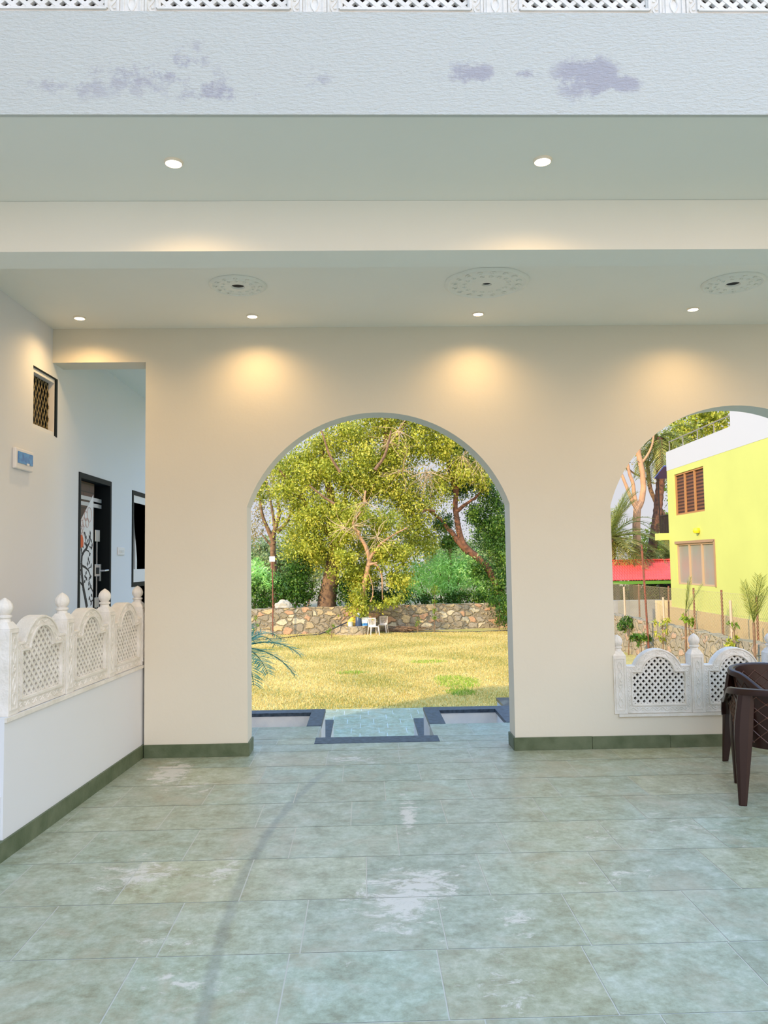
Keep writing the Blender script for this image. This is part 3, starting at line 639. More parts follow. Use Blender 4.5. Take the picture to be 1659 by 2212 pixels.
def make_post():
    t = empty('carved_pillar'); w = .052
    s_ = MB(); s_.box(-w, w, -.012, .10, 0, .455); s_.add([(-w, -.012, .455), (w, -.012, .455), (w, .10, .455), (-w, .10, .455), (-.032, .012, .492), (.032, .012, .492), (.032, .076, .492), (-.032, .076, .492)], [(0,1,5,4),(1,2,6,5),(2,3,7,6),(3,0,4,7),(4,5,6,7)])
    s_.build('shaft', JALI, t, bevel=.003)
    f = MB(); f.lathe([(.034, .490), (.029, .508), (.038, .514), (.039, .522), (.030, .528)], 24, (0, .044, 0))
    f.lathe([(.024, .527), (.036, .540), (.043, .556), (.044, .570), (.039, .586), (.028, .602), (.012, .614), (.002, .620)], 32, (0, .044, 0), ribs=10, amp=.10)
    f.build('finial', JALI, t, smooth=True)
    c = MB()
    for (a, b) in (((-.036, .03), (-.036, .435)), ((.036, .03), (.036, .435)), ((-.036, .435), (.036, .435)), ((-.036, .03), (.036, .03))): c.bar((a[0], -.013, a[1]), (b[0], -.013, b[1]), .006, .008, up=(0, 1, 0))
    for sg in (1, -1):
        c.tube([(sg*.016*math.sin(i/48*5*math.pi), -.0125, .05+i/48*.36) for i in range(49)], .0045, 5)
    for z in (.12, .235, .35):
        for k in range(6): a = k*math.pi/3; c.tube([(0, -.013, z), (.014*math.cos(a), -.014, z+.014*math.sin(a))], [.0065, .003], 5)
    c.build('carving', JALI, t)
    return t
panel0 = make_panel(); post0 = make_post()
KIDS[panel0.name] = list(panel0.children); KIDS[post0.name] = list(post0.children)
used = {}
def put(src, loc, rz, label, group):
    if src.name in used: o = src.copy(); COL.objects.link(o); [setattr(ch_c, 'parent', o) for ch_c in [link_copy(ch) for ch in KIDS[src.name]]]
    else: o = src; used[src.name] = 1
    o.location = loc; o.rotation_euler = (0, 0, rz); tag(o, label, 'balustrade', group); return o
def link_copy(ch): c = ch.copy(); COL.objects.link(c); return c
# left: along the splayed low wall; local +x runs towards the back wall, face looks to the porch
ang = math.atan2(-dn.y, -dn.x)
def LP(s, d=0): p = q0 + dn*s + pn*d; return (p.x, p.y, LWZ)
posts_s = []
for px in (296.0, 225.0, 133.0, 8.0):
    best = min(((abs((lambda v: v.dot(_r2)/v.dot(_fw)*F_+W_/2)(Vector(LP(k*.005, .06))-EYE+Vector((0, 0, .5)))-px), k*.005) for k in range(800)))
    posts_s.append(best[1])
lab = ['white onion-topped post on the left low wall, touching the corner of the arched wall', 'white carved post with onion finial on the left low wall, in front of the dark door', 'white carved post with onion finial on the left low wall, second from the picture edge', 'white carved post with onion finial cut by the left picture edge']
for s_, l in zip(posts_s, lab): put(post0, LP(s_, .012), ang, l, 'carved posts on the left low wall')
lab = ['white lattice panel on the left low wall, farthest and nearest the corner', 'white lattice panel on the left low wall, middle of the three', 'white lattice panel on the left low wall, nearest the camera and largest']
for i in range(3):
    o = put(panel0, LP((posts_s[i]+posts_s[i+1])/2, .012), ang, lab[i], 'lattice panels on the left low wall')
    o.scale = ((posts_s[i+1]-posts_s[i]-.104)/PW, 1, 1)
# right: in the second archway
px0 = at(1340, 1500, Y=BY).x; px1 = at(1508, 1500, Y=BY).x; st_ = px1-px0
lab = ['white carved post with onion finial half hidden at the left jamb of the right archway', 'white carved post with onion finial between the two lattice panels of the right archway', 'white carved post with onion finial in the right archway behind the brown chairs']
for i in range(4): put(post0, (px0+st_*i, BY+.0, SILL), 0, lab[min(i, 2)] if i < 3 else 'white carved post at the right jamb of the right archway', 'carved posts in the right archway')
for i in range(3):
    o = put(panel0, (px0+st_*(i+.5), BY+.0, SILL), 0, ['white lattice panel in the right archway, left of the brown chairs', 'white lattice panel in the right archway, partly hidden behind the brown chairs', 'white lattice panel at the right end of the right archway'][i], 'lattice panels in the right archway'); o.scale = ((st_-.104)/PW, 1, 1)
# plinth strip under them
for nm, mbx in (('trim_5', MB().box(A2[0]+.012, A2[1]-.01, BY-.018, BY+.11, SILL-.022, SILL-.001)), ('trim_6', MB().plate([[(-.0, LWZ-.022), (0, LWZ-.001), (HL, LWZ-.001), (HL, LWZ-.022)]], LW, -.012, .0))): struct(mbx.build(nm, JALI))
# top: on the fascia
tp0 = at(282, 10, Y=FY).x; st2 = (at(1460, 10, Y=FY).x - tp0)/3
names = ['first', 'second', 'third', 'fourth', 'fifth']
for i in range(-1, 5): put(post0, (tp0+st2*i, FY+.0335, FZ1-.036), 0, 'foot of a white carved post above the plaster band, %s' % ['left of the picture', 'above the left end', 'above the left downlight', 'above the right downlight', 'near the right edge', 'right of the picture'][i+1], 'carved posts on the roof edge')
for i in range(-1, 4):
    o = put(panel0, (tp0+st2*(i+.5), FY+.0215+.004, FZ1-.036), 0, 'foot of a white lattice panel on the roof edge, %s' % ['at the left picture edge', 'second from the left', 'in the middle', 'fourth from the left', 'at the right picture edge'][i+1], 'lattice panels on the roof edge'); o.scale = ((st2-.104)/PW, 1, 1)

# ================================================================ LAMPS AND CEILING ROSES
LAMP = mat('lamp_diffuser', (1, .95, .85)); b = LAMP.node_tree.nodes['Principled BSDF']; b.inputs['Emission Color'].default_value = (1, .88, .66, 1); b.inputs['Emission Strength'].default_value = 5.0
RING = mat('downlight_ring', (.85, .75, .6), .4)
DL = [(172, 687, 'ceiling downlight in the left corner, farthest left of the back row'), (545, 683, 'ceiling downlight above the left edge of the central arch'), (1033, 678, 'ceiling downlight above the right side of the central arch'), (1497, 668, 'ceiling downlight above the right archway'),
      (375, 352, 'large bright downlight on the left of the front ceiling bay'), (1172, 348, 'large bright downlight on the right of the front ceiling bay')]
DLP = 19.0
for i, (px, py, l) in enumerate(DL):
    p = at(px, py, z=CEILZ-.006); t = empty('downlight', (p.x, p.y, CEILZ)); r = .037
    MB().lathe([(r+.001, -.012), (r+.004, -.012), (r+.008, -.001), (r+.001, -.001)], 32, close=False).build('trim_ring', RING, t, smooth=True)
    MB().lathe([(.001, -.001), (r, -.001), (r, -.011), (.001, -.0115)], 32).build('diffuser', LAMP, t)
    ld = bpy.data.lights.new('downlight_beam', 'SPOT'); ld.energy = DLP*(1.0 if i < 4 else 1.05); ld.color = (1.0, .62, .26); ld.spot_size = math.radians(150); ld.spot_blend = 1.0; ld.shadow_soft_size = .035
    lo = bpy.data.objects.new('downlight_beam', ld); COL.objects.link(lo); lo.parent = t; lo.location = (0, 0, -.03)
    tag(t, l, 'downlight', 'ceiling downlights back row' if i < 4 else 'ceiling downlights front bay')
ROSE = mat('ceiling_rose_plaster', (.84, .83, .75), .8, .25, 35)
def rose(px, py, r, fancy, label, hr):
    p = at(px, py, z=CEILZ); t = empty('ceiling_rose', (p.x, p.y, CEILZ)); a = MB(); n = 72; prof = [(1.0, -.001), (.98, -.010), (.92, -.016), (.88, -.009), (.72, -.008), (.66, -.016), (.60, -.010), (.45, -.012), (.36, -.016), (hr/r*1.15, -.013), (hr/r, -.001)]
    vs = []; fs = []
    for (q, z) in prof:
        for k in range(n):
            an = 2*math.pi*k/n; w = 1+(.035*abs(math.sin(an*4))*(q > .8) if fancy else 0); vs.append((q*r*w*math.cos(an), q*r*w*math.sin(an), z*1.0))
    for i in range(len(prof)-1):
        for k in range(n): k2 = (k+1) % n; fs.append((i*n+k, i*n+k2, (i+1)*n+k2, (i+1)*n+k))
    a.add(vs, fs); a.build('disc', ROSE, t, smooth=True)
    c = MB(); m = 16 if fancy else 12
    for k in range(m):
        an = 2*math.pi*k/m
        for (q, sz, tw) in ((.80, .05, .5), (.52, .04, -.5)):
            x, y = q*r*math.cos(an), q*r*math.sin(an); pts = [(x+sz*r*2.2*s*math.cos(an+tw+1.2*s), y+sz*r*2.2*s*math.sin(an+tw+1.2*s), -.013) for s in np.linspace(-1, 1, 7)]
            MB().tube(pts, [.001, .004, .006, .007, .006, .004, .001], 6).build('leaf_relief', ROSE, t, smooth=True)
    MB().lathe([(.001, -.0015), (hr*1.02, -.0015), (hr*1.02, -.0005), (.001, -.0005)], 24).build('fan_hook_hole', BLACK, t)
    tag(t, label, 'ceiling rose', 'plaster ceiling roses')
rose(514, 616, .195, False, 'small round plaster ceiling rose with black hole, left of the picture middle', .042)
rose(1051, 611, .285, True, 'largest plaster ceiling rose with scalloped edge right of the picture middle', .03)
rose(1583, 611, .21, False, 'round plaster ceiling rose with dark open hole at the right edge', .044)

# ================================================================ THINGS ON THE LEFT WALL
def local(mb, o): L_ = Vector(o.location); mb.v = [tuple(Vector(v)-L_) for v in mb.v]; return mb
# small grille window
t = struct(empty('window_1', (LX, (G[0]+G[1])/2, G[2]))); m = MB()
y0, y1, z0, z1 = G; f = .035
m.plate([rect(y0+.002, y1-.002, z0+.002, z1-.002), rect(y0+f, y1-f, z0+f, z1-f)], YZ, LX-.06, LX-.01); local(m, t).build('window_frame', ALU, t, bevel=.002)
m = MB()
cy = .055; cz = .10
k = -16
while k < 20:
    for sg in (1, -1):
        pts = []
        for i in range(0, 40):
            yy_ = y0+f + k*cy + i*cy/4*sg*.5 ; zz_ = z0+f+i*cz/8
            if zz_ > z1-f: break
            if y0+f <= yy_ <= y1-f: pts.append((LX-.05, yy_, zz_))
        if len(pts) > 1: m.bar(pts[0], pts[-1], .0035, .0035)
    k += 1
local(m, t).build('diamond_mesh', mat('brass_mesh', (.42, .33, .16), .5, metal=.3), t)
m = MB(); m.box(LX-.12, LX-.11, y0+.002, y1-.002, z0+.002, z1-.002); local(m, t).build('pane', BLACK, t)
m = MB(); m.box(LX-.11, LX+.002, y1-.030, y1+.004, z0-.004, z1+.006); m.box(LX-.11, LX+.002, y0+.0, y1-.03, z1-.004, z1+.006); local(m, t).build('raw_reveal', DARKF, t)
# distribution box with blue lid
a = at(26, 965, X=LX); c = at(71, 1022, X=LX); y0, y1 = a.y, c.y; z1 = (at(26, 965, X=LX).z+at(70, 980, X=LX).z)/2; z0 = (at(25, 1011, X=LX).z+c.z)/2
t = empty('fuse_box', (LX, (y0+y1)/2, z0)); m = MB(); m.box(LX, LX+.03, y0, y1-.06, z0, z1); local(m, t).build('casing', WHITEPL, t, bevel=.008)
m = MB(); m.box(LX+.0305, LX+.037, y0+.025, y1-.085, z0+.04, z1-.025); BLUE = mat('blue_clear_lid', (.02, .13, .42), .12, 0, 30, 0, 22, (.06, .30, .65)); lid = local(m, t).build('lid', BLUE, t, bevel=.003)
m = MB(); m.box(LX+.0372, LX+.041, (y0+y1)/2-.02, (y0+y1)/2+.02, z0+.036, z0+.05); local(m, t).build('catch', WHITEPL, t)
tag(t, 'white fuse box with a blue transparent lid on the left wall', 'fuse box')
# door
y0, y1, z1 = DR[0], DR[1], DR[3]
t = struct(empty('door_1', (LX, (y0+y1)/2, 0)))
m = MB().plate([[(y0+.001, .012), (y0+.001, z1-.001), (y1-.001, z1-.001), (y1-.001, .012)], [(y0+.045, .02), (y1-.045, .02), (y1-.045, z1-.05), (y0+.045, z1-.05)]], YZ, LX-.15, LX+.008); local(m, t).build('door_frame', DARKF, t, bevel=.003)
BRK = mat('brown_brick_laminate', (.10, .045, .03), .5); tt = BRK.node_tree; bk = N(tt, 'ShaderNodeTexBrick', Scale=1.0); tcn = N(tt, 'ShaderNodeTexCoord'); mpp = N(tt, 'ShaderNodeMapping'); mpp.inputs['Rotation'].default_value = (0, math.pi/2, math.pi/2)
sxx = N(tt, 'ShaderNodeSeparateXYZ'); cmb = N(tt, 'ShaderNodeCombineXYZ'); tt.links.new(tcn.outputs['Object'], sxx.inputs[0]); tt.links.new(sxx.outputs['Y'], cmb.inputs['X']); tt.links.new(sxx.outputs['Z'], cmb.inputs['Y']); tt.links.new(cmb.outputs[0], bk.inputs['Vector'])
bk.inputs['Color1'].default_value = (.10, .04, .028, 1); bk.inputs['Color2'].default_value = (.05, .025, .02, 1); bk.inputs['Mortar'].default_value = (.01, .008, .007, 1); bk.inputs['Brick Width'].default_value = .30; bk.inputs['Row Height'].default_value = .075; bk.inputs['Mortar Size'].default_value = .006
tt.links.new(bk.outputs['Color'], tt.nodes['Principled BSDF'].inputs['Base Color'])
ly0 = y0+.046; ly1 = lw(217, 1100)[0]
m = MB(); m.box(LX-.10, LX-.06, ly0, ly1, .02, z1-.055); leaf = local(m, t).build('door_leaf', BRK, t)
WLAM = mat('white_laminate', (.80, .80, .80), .3); XF = LX-.0595
def dw(px, py): p = at(px, py, X=XF); return (p.y, p.z)
pz = .0
tri = [dw(170.5, 1131), dw(201, 1069), (dw(201, 1200)[0], .25), (dw(171, 1131)[0], .25)]
m = MB().plate([tri], YZ, XF-.001, XF+.003); local(m, t).build('white_panel', WLAM, leaf)
m = MB()
for (pa, pb) in (((174, 1073), (219, 1081)), ((174, 1086), (219, 1093))):
    a = dw(*pa); c = dw(*pb); m.bar((XF-.002, a[0], a[1]), (XF-.002, c[0]-.004, a[1]), .035, .008, up=(1, 0, 0))
local(m, t).build('silver_strip', METAL, leaf)
m = MB(); yc = (dw(204, 1150)[0]+dw(214, 1150)[0])/2; hw = abs(dw(214, 1150)[0]-dw(204, 1150)[0])/2
m.bar((XF+.001, yc, dw(209, 1170)[1]), (XF+.001, yc, .3), .022, .006, up=(1, 0, 0)); local(m, t).build('vertical_strip', METAL, leaf)
for (pa, pb) in ((1145, 1170), (1219, 1245), (1290, 1312)):
    m = MB(); za, zb = dw(209, pa)[1], dw(209, pb)[1]; m.box(XF, XF+.010, yc-hw*.95, yc+hw*.95, zb, za); pl = local(m, t).build('square_plate', METAL, leaf, bevel=.003)
m = MB(); m.box(XF+.011, XF+.014, yc-hw*.6, yc+hw*.6, dw(209, 1240)[1], dw(209, 1226)[1]); local(m, t).build('lock_inset', BLACK, leaf)
m = MB(); yh = dw(216, 1240)[0]-.02; m.box(XF, XF+.012, yh-.02, yh+.015, dw(216, 1255)[1], dw(216, 1219)[1]); m.tube([(XF+.01, yh, dw(216, 1233)[1]), (XF+.05, yh, dw(216, 1233)[1]), (XF+.055, yh+.09, dw(216, 1232)[1])], .009, 8); local(m, t).build('handle', METAL, leaf, smooth=True)
# printed tree, rings and small bird on the white panel (own plain drawing)
INK = mat('black_print', (.015, .012, .02), .6); m = MB()
def ink(pts, w0, w1):
    P = [dw(*p) for p in pts]; n = len(P)
    for i in range(n-1):
        w = w0+(w1-w0)*i/(n-1); m.bar((XF+.0042, P[i][0], P[i][1]), (XF+.0042, P[i+1][0], P[i+1][1]), w, .002, up=(1, 0, 0))
ink([(187, 1312), (184, 1295), (179, 1270), (176, 1240), (175, 1215), (176, 1200), (180, 1192), (187, 1183), (192, 1172), (194, 1162), (194, 1150)], .05, .008)
ink([(177, 1222), (184, 1226), (190, 1232), (194, 1243), (195, 1250)], .02, .006); ink([(190, 1228), (196, 1224)], .010, .005); ink([(176, 1200), (175, 1190), (174, 1180)], .016, .006)
ink([(184, 1188), (190, 1190), (193, 1196)], .012, .005); ink([(187, 1184), (185, 1172), (182, 1155)], .012, .005); ink([(178, 1265), (174, 1260), (171, 1256)], .018, .006); ink([(192, 1181), (198, 1183)], .01, .005); ink([(200, 1278), (196, 1270), (192, 1255)], .014, .005); ink([(200, 1296), (195, 1300), (192, 1290)], .012, .005)
g = random.Random(5)
for (cx, cy_) in [(194, 1152), (192, 1160), (196, 1168), (182, 1152), (185, 1160), (183, 1175), (186, 1178), (198, 1178), (196, 1184), (175, 1188), (173, 1178), (193, 1198), (196, 1222), (192, 1215), (188, 1218), (190, 1208), (195, 1246), (192, 1250), (185, 1238), (183, 1246), (186, 1250), (182, 1256), (172, 1238), (171, 1250), (191, 1262), (195, 1268), (191, 1272), (197, 1286), (192, 1292), (196, 1304), (174, 1232), (178, 1180), (189, 1168)]:
    a = dw(cx, cy_); an = g.uniform(.4, 2.7); L_ = .05; dy, dz = math.cos(an)*L_/2, math.sin(an)*L_/2; ny, nz_ = -math.sin(an)*.013, math.cos(an)*.013
    m.add([(XF+.0050, a[0]-dy, a[1]-dz), (XF+.0050, a[0]+ny, a[1]+nz_), (XF+.0050, a[0]+dy, a[1]+dz), (XF+.0050, a[0]-ny, a[1]-nz_), (XF+.0032, a[0]-dy, a[1]-dz), (XF+.0032, a[0]+ny, a[1]+nz_), (XF+.0032, a[0]+dy, a[1]+dz), (XF+.0032, a[0]-ny, a[1]-nz_)], [(0,1,2,3), (7,6,5,4), (0,4,5,1), (1,5,6,2), (2,6,7,3), (3,7,4,0)])
local(m, t).build('tree_print', INK, leaf)
m = MB()
for (cx, cy_, r) in [(192, 1112, 10), (184.5, 1115, 6.5), (181, 1128, 6.5), (187.5, 1129, 6.5), (176, 1131, 5), (178, 1139, 4), (175, 1147, 3.5), (177, 1153, 3)]:
    a = dw(cx, cy_); rr = r/11*.075
    m.tube([(XF+.0036, a[0]+rr*.85*math.cos(k*math.pi/12), a[1]+rr*math.sin(k*math.pi/12)) for k in range(25)], .0032, 4)
local(m, t).build('ring_print', mat('beige_print', (.55, .40, .36), .6), leaf)
m = MB(); a = dw(174, 1169); m.plate([[(a[0]+.055*math.cos(k/14*6.283)*(1.0 if k < 11 else 1.2), a[1]+.06*math.sin(k/14*6.283)) for k in range(14)]], YZ, XF+.0035, XF+.006); local(m, t).build('bird_print', mat('orange_print', (.72, .12, .03), .6), leaf)
# window beside the door
y0, y1, z0, z1 = WR; t = struct(empty('window_2', (LX, (y0+y1)/2, z0)))
m = MB().plate([rect(y0+.002, y1-.002, z0+.002, z1-.002), rect(y0+.05, y1-.05, z0+.05, z1-.05)], YZ, LX-.05, LX+.008); local(m, t).build('stone_surround', DARKF, t, bevel=.003)
m = MB().plate([rect(y0+.05, y1-.05, z0+.05, z1-.05), rect(y0+.07, y1-.085, z0+.19, z1-.13)], YZ, LX-.05, LX+.002); ym = lw(294.5, 1150)[0]; m.box(LX-.05, LX+.0, ym-.03, ym+.03, z0+.19, z1-.13); local(m, t).build('window_frame', ALU, t, bevel=.002)
GL = mat('dark_glass', (.004, .005, .006), .15, spec=.25); m = MB(); m.box(LX-.035, LX-.03, y0+.085, y1-.085, z0+.19, z1-.13); local(m, t).build('pane', GL, t)
# switch plate
a = at(253, 1182, X=LX); c = at(267, 1199, X=LX); t = empty('switch_plate', (LX, (a.y+c.y)/2, c.z)); y0, y1, z0, z1 = a.y, c.y, c.z, a.z
m = MB(); m.box(LX, LX+.012, y0, y1, z0, z1); local(m, t).build('plate', WHITEPL, t, bevel=.004)
for i in range(3):
    m = MB(); w = (y1-y0-.08)/3; m.box(LX+.0125, LX+.018, y0+.04+i*w+.004, y0+.04+(i+1)*w-.004, z0+.05, z1-.05); local(m, t).build('rocker', ALU, t, bevel=.001)
tag(t, 'white switch plate on the left wall between the dark door and the window', 'light switch')

# ================================================================ BROWN PLASTIC CHAIRS
def make_tub_chair():
    """faces +x; origin on the floor under the seat centre"""
    t = empty('plastic_armchair'); n = 44
    def path(u):          # u in 0..1 from right arm front, around the back, to left arm front; returns x, y, rim height
        s = (u-.5)*2; a = abs(s); sg = 1 if s > 0 else -1
        if a > .42: f_ = (a-.42)/.58; x = -.06+.33*f_; y = sg*(.265+.020*f_); h = .665-.115*(3*f_*f_-2*f_**3)**.8
        else: th = a/.42*math.pi/2; x = -.06-.20*math.cos(th); y = sg*.265*math.sin(th); h = .665+.022*math.cos(th)
        return x, y, h
    rings = []
    for i in range(n+1):
        u = i/n; x, y, h = path(u); rings.append((x, y, h))
    def rim_pt(i):
        x, y, h = rings[i]; c = Vector((x+.02, y, 0)); o_ = Vector((x+.05, y, 0)).normalized(); return Vector((x, y, h)) + o_*.012
    # shell: from seat height to the rim, double walled
    sh = MB(); vs = []; fs = []; L_ = 6
    for side in (0, 1):
        for i in range(n+1):
            x, y, h = rings[i]; o_ = Vector((x-.02, y*1.0, 0)).normalized()
            for k in range(L_+1):
                f_ = k/L_; z = .33+(h-.33)*f_; q = (-.045*(1-f_)**1.4) + (0 if side else -.010); vs.append((x+o_.x*q, y+o_.y*q, z))
    W2 = (n+1)*(L_+1)
    for i in range(n):
        for k in range(L_):
            a = i*(L_+1)+k; b_ = a+L_+1; fs.append((a, b_, b_+1, a+1)); fs.append((W2+a, W2+a+1, W2+b_+1, W2+b_))
        a = i*(L_+1); fs.append((a, W2+a, W2+a+L_+1, a+L_+1)); a += L_; fs.append((a, a+L_+1, W2+a+L_+1, W2+a))
    for i in (0, n):
        for k in range(L_): a = i*(L_+1)+k; fs.append((a, a+1, W2+a+1, W2+a))
    sh.add(vs, fs); sh.build('backrest', BROWN, t, smooth=True)
    # rolled rim, drooping at the arm fronts
    pts = [rim_pt(i) for i in range(n+1)]
    def droop(p, sg):
        return [p+Vector((.030, sg*.002, -.010)), p+Vector((.052, sg*.004, -.034)), p+Vector((.062, sg*.005, -.075)), p+Vector((.064, sg*.004, -.12))]
    full = list(reversed(droop(pts[0], -1))) + pts + droop(pts[-1], 1)
    rim_ = MB(); secs = []
    m_n = len(full)
    for i, p in enumerate(full):
        d_ = (full[min(i+1, m_n-1)]-full[max(i-1, 0)]).normalized(); s_ = Vector((d_.y, -d_.x, 0))
        if s_.length < .3: s_ = Vector((0, 1 if p.y > 0 else -1, 0))*(1)
        s_.normalize(); 
        c0 = Vector((0, 0, 0)); outw = Vector((p.x-.05, p.y, 0)).normalized()
        if s_.dot(outw) < 0: s_ = -s_
        if d_.z < -.6 or d_.z > .6: upv = s_.cross(d_).normalized(); upv = upv if upv.x > 0 else -upv
        else: upv = Vector((0, 0, 1))
        wd_ = .030
        prof = [(-wd_*.55, -.004), (-wd_*.4, .008), (0, .014), (wd_*.7, .010), (wd_*1.0, -.004), (wd_*.95, -.026), (wd_*.8, -.026), (wd_*.75, -.004), (0, .004), (-wd_*.4, -.002)]
        secs.append([p + s_*a + upv*b_ for a, b_ in prof])
    vs = [q for s_ in secs for q in s_]; k_ = 10; fs = []
    for i in range(m_n-1):
        for k in range(k_): k2 = (k+1) % k_; fs.append((i*k_+k, i*k_+k2, (i+1)*k_+k2, (i+1)*k_+k))
    fs.append(tuple(range(k_))); fs.append(tuple((m_n-1)*k_+k for k in range(k_)))
    rim_.add(vs, fs); rim_.build('armrest_rim', BROWN, t, smooth=True)
    # quilted ribs with studs on the shell, both faces
    rb = MB()
    def spt(u, z, off):
        i = min(max(u, 0), 1)*n; i0 = min(int(i), n-1); f_ = i-i0; a = rings[i0]; b_ = rings[i0+1]; x = a[0]+(b_[0]-a[0])*f_; y = a[1]+(b_[1]-a[1])*f_; h = a[2]+(b_[2]-a[2])*f_
        o_ = Vector((x-.02, y, 0)).normalized(); q = -.045*(1-(z-.33)/(h-.33))**1.4 if z < h else 0; return Vector((x+o_.x*(q+off), y+o_.y*(q+off), z)), h
    for off in (.0015, -.0125):
        for r_ in range(0, 9):
            for c_ in range(0, 17):
                u = .03+(c_+(r_ % 2)*.5)*.058; z = .365+r_*.040
                p0, h0 = spt(u, z, off)
                if z > h0-.030 or u > .97: continue
                rb.lathe([(.001, -.004), (.0065, -.003), (.0065, .003), (.001, .004)], 6, p0)
                for du in (-.029, .029):
                    u2, z2 = u+du, z+.040
                    if u2 < .02 or u2 > .98: continue
                    pm, hm = spt((u+u2)/2, z+.020, off); p1, h1 = spt(u2, z2, off)
                    if z2 < h1-.022: rb.tube([p0, pm, p1], .0030, 4, cap=False)
    rb.build('quilted_ribs', BROWN2, t)
    # seat
    se = MB(); vs = []; 
    o2 = [(.27, -.22), (.27, .22), (.235, .25)] + [(rings[i][0]*.86, rings[i][1]*.86) for i in range(n-10, 9, -1)] + [(.235, -.25)]
    se.plate([o2], lambda u, w, d: (u, w, d), .372, .40); se.build('seat', BROWN, t, bevel=.008)
    ap = MB(); ap.box(.255, .272, -.24, .24, .335, .39); ap.build('front_apron', BROWN, t, bevel=.006)
    # legs: wide at the top, tapering to small feet, hollow U section read as a ridge
    for (x0, y0, z0, w0, x1, y1, w1, rear) in [(.235, .270, .53, .040, .262, .262, .024, 0), (.235, -.270, .53, .040, .262, -.262, .024, 0), (-.205, .215, .655, .050, -.262, .250, .024, 1), (-.205, -.215, .655, .050, -.262, -.250, .024, 1)]:
        lg = MB(); vs = []; sgy = 1 if y0 > 0 else -1; K = 10
        for k in range(K+1):
            f_ = k/K; z = z0*(1-f_); x = x0+(x1-x0)*f_; y = y0+(y1-y0)*f_; w = (w0+(.056-w0)*f_/.35 if f_ < .35 else .056+(w1-.056)*((f_-.35)/.65)); d_ = w*.55
            if rear:
                q = .10*max(0, 1-f_/.45)**2; x -= .0; y -= sgy*q*.15
                vs += [(x+d_, y-w, z), (x+d_, y+w, z), (x-d_*.1, y+w*.95, z), (x-d_*.45, y+w*.45, z), (x-d_*.45, y-w*.45, z), (x-d_*.1, y-w*.95, z)]
            else:
                vs += [(x-w, y-sgy*d_, z), (x+w, y-sgy*d_, z), (x+w*.95, y+sgy*d_*.1, z), (x+w*.45, y+sgy*d_*.45, z), (x-w*.45, y+sgy*d_*.45, z), (x-w*.95, y+sgy*d_*.1, z)]
        fs = []
        for k in range(K):
            for j in range(6): j2 = (j+1) % 6; fs.append((k*6+j, k*6+j2, (k+1)*6+j2, (k+1)*6+j))
        fs += [tuple(range(6)), tuple(K*6+j for j in range(6))]
        lg.add(vs, fs); lg.build('leg', BROWN, t, bevel=.003)
    return t
ch = make_tub_chair(); KIDS[ch.name] = list(ch.children)
f1 = at(1605, 1741, z=0)
CA = math.radians(68); ch.rotation_euler = (0, 0, CA)
fl = Matrix.Rotation(CA, 4, 'Z') @ Vector((-.262, .250, 0))
ch.location = (f1.x-fl.x, f1.y-fl.y, 0)
tag(ch, 'dark brown plastic armchair nearest the camera, seen from behind at the right picture edge', 'chair', 'brown plastic armchairs')
c2 = ch.copy(); COL.objects.link(c2)
for k in KIDS[ch.name]: x = link_copy(k); x.parent = c2
f2 = at(1618, 1660, z=0)
c2.location = (2.95, 5.66, 0); c2.rotation_euler = (0, 0, math.radians(-72))
tag(c2, 'dark brown plastic armchair standing behind the nearer one, quilted inner back visible', 'chair', 'brown plastic armchairs')

# ================================================================ GARDEN FURNITURE AND CLUTTER
PINK = mat('pinkish_white_plastic', (.80, .66, .56), .5)
def make_garden_chair():
    t = empty('garden_chair')
    b_ = MB(); b_.box(-.21, .21, -.20, .20, .40, .43); b_.build('seat', PINK, t, bevel=.01)
    b_ = MB().plate([[(-.20, .43), (.20, .43), (.22, .84), (-.22, .84)], [(-.15, .50), (.15, .50), (.165, .78), (-.165, .78)]], lambda u, w, d: (u, .19+(w-.43)*.18+d, w), 0, .022)
    for i in range(5): b_.plate([[(-.12+i*.06-.012, .49), (-.12+i*.06+.012, .49), (-.12+i*.06+.012, .79), (-.12+i*.06-.012, .79)]], lambda u, w, d: (u, .19+(w-.43)*.18+d, w), .002, .018)
    b_.build('backrest', PINK, t)
    for (x, y) in ((-.19, -.18), (.19, -.18), (-.19, .18), (.19, .18)):
        l_ = MB(); l_.tube([(x, y, .41), (x*1.22, y*1.25, 0)], [.032, .020], 6); l_.build('leg', PINK, t)
    return t
gc = make_garden_chair(); KIDS[gc.name] = list(gc.children)
p = at(807, 1372, z=LZ+.01); gc.location = (p.x, p.y, LZ+.01); gc.rotation_euler = (0, 0, math.radians(20)); gc.scale = (.93,)*3
tag(gc, 'pale pink plastic chair on the lawn, left one beside the round planter', 'chair', 'pale garden chairs by the stone wall')
g2 = gc.copy(); COL.objects.link(g2)
for k in KIDS[gc.name]: x = link_copy(k); x.parent = g2
p = at(827, 1367.5, z=LZ+.01); g2.location = (p.x, p.y, LZ+.01); g2.rotation_euler = (0, 0, math.radians(-14)); g2['label'] = 'pale pink plastic chair on the lawn, right one of the pair by the wall'
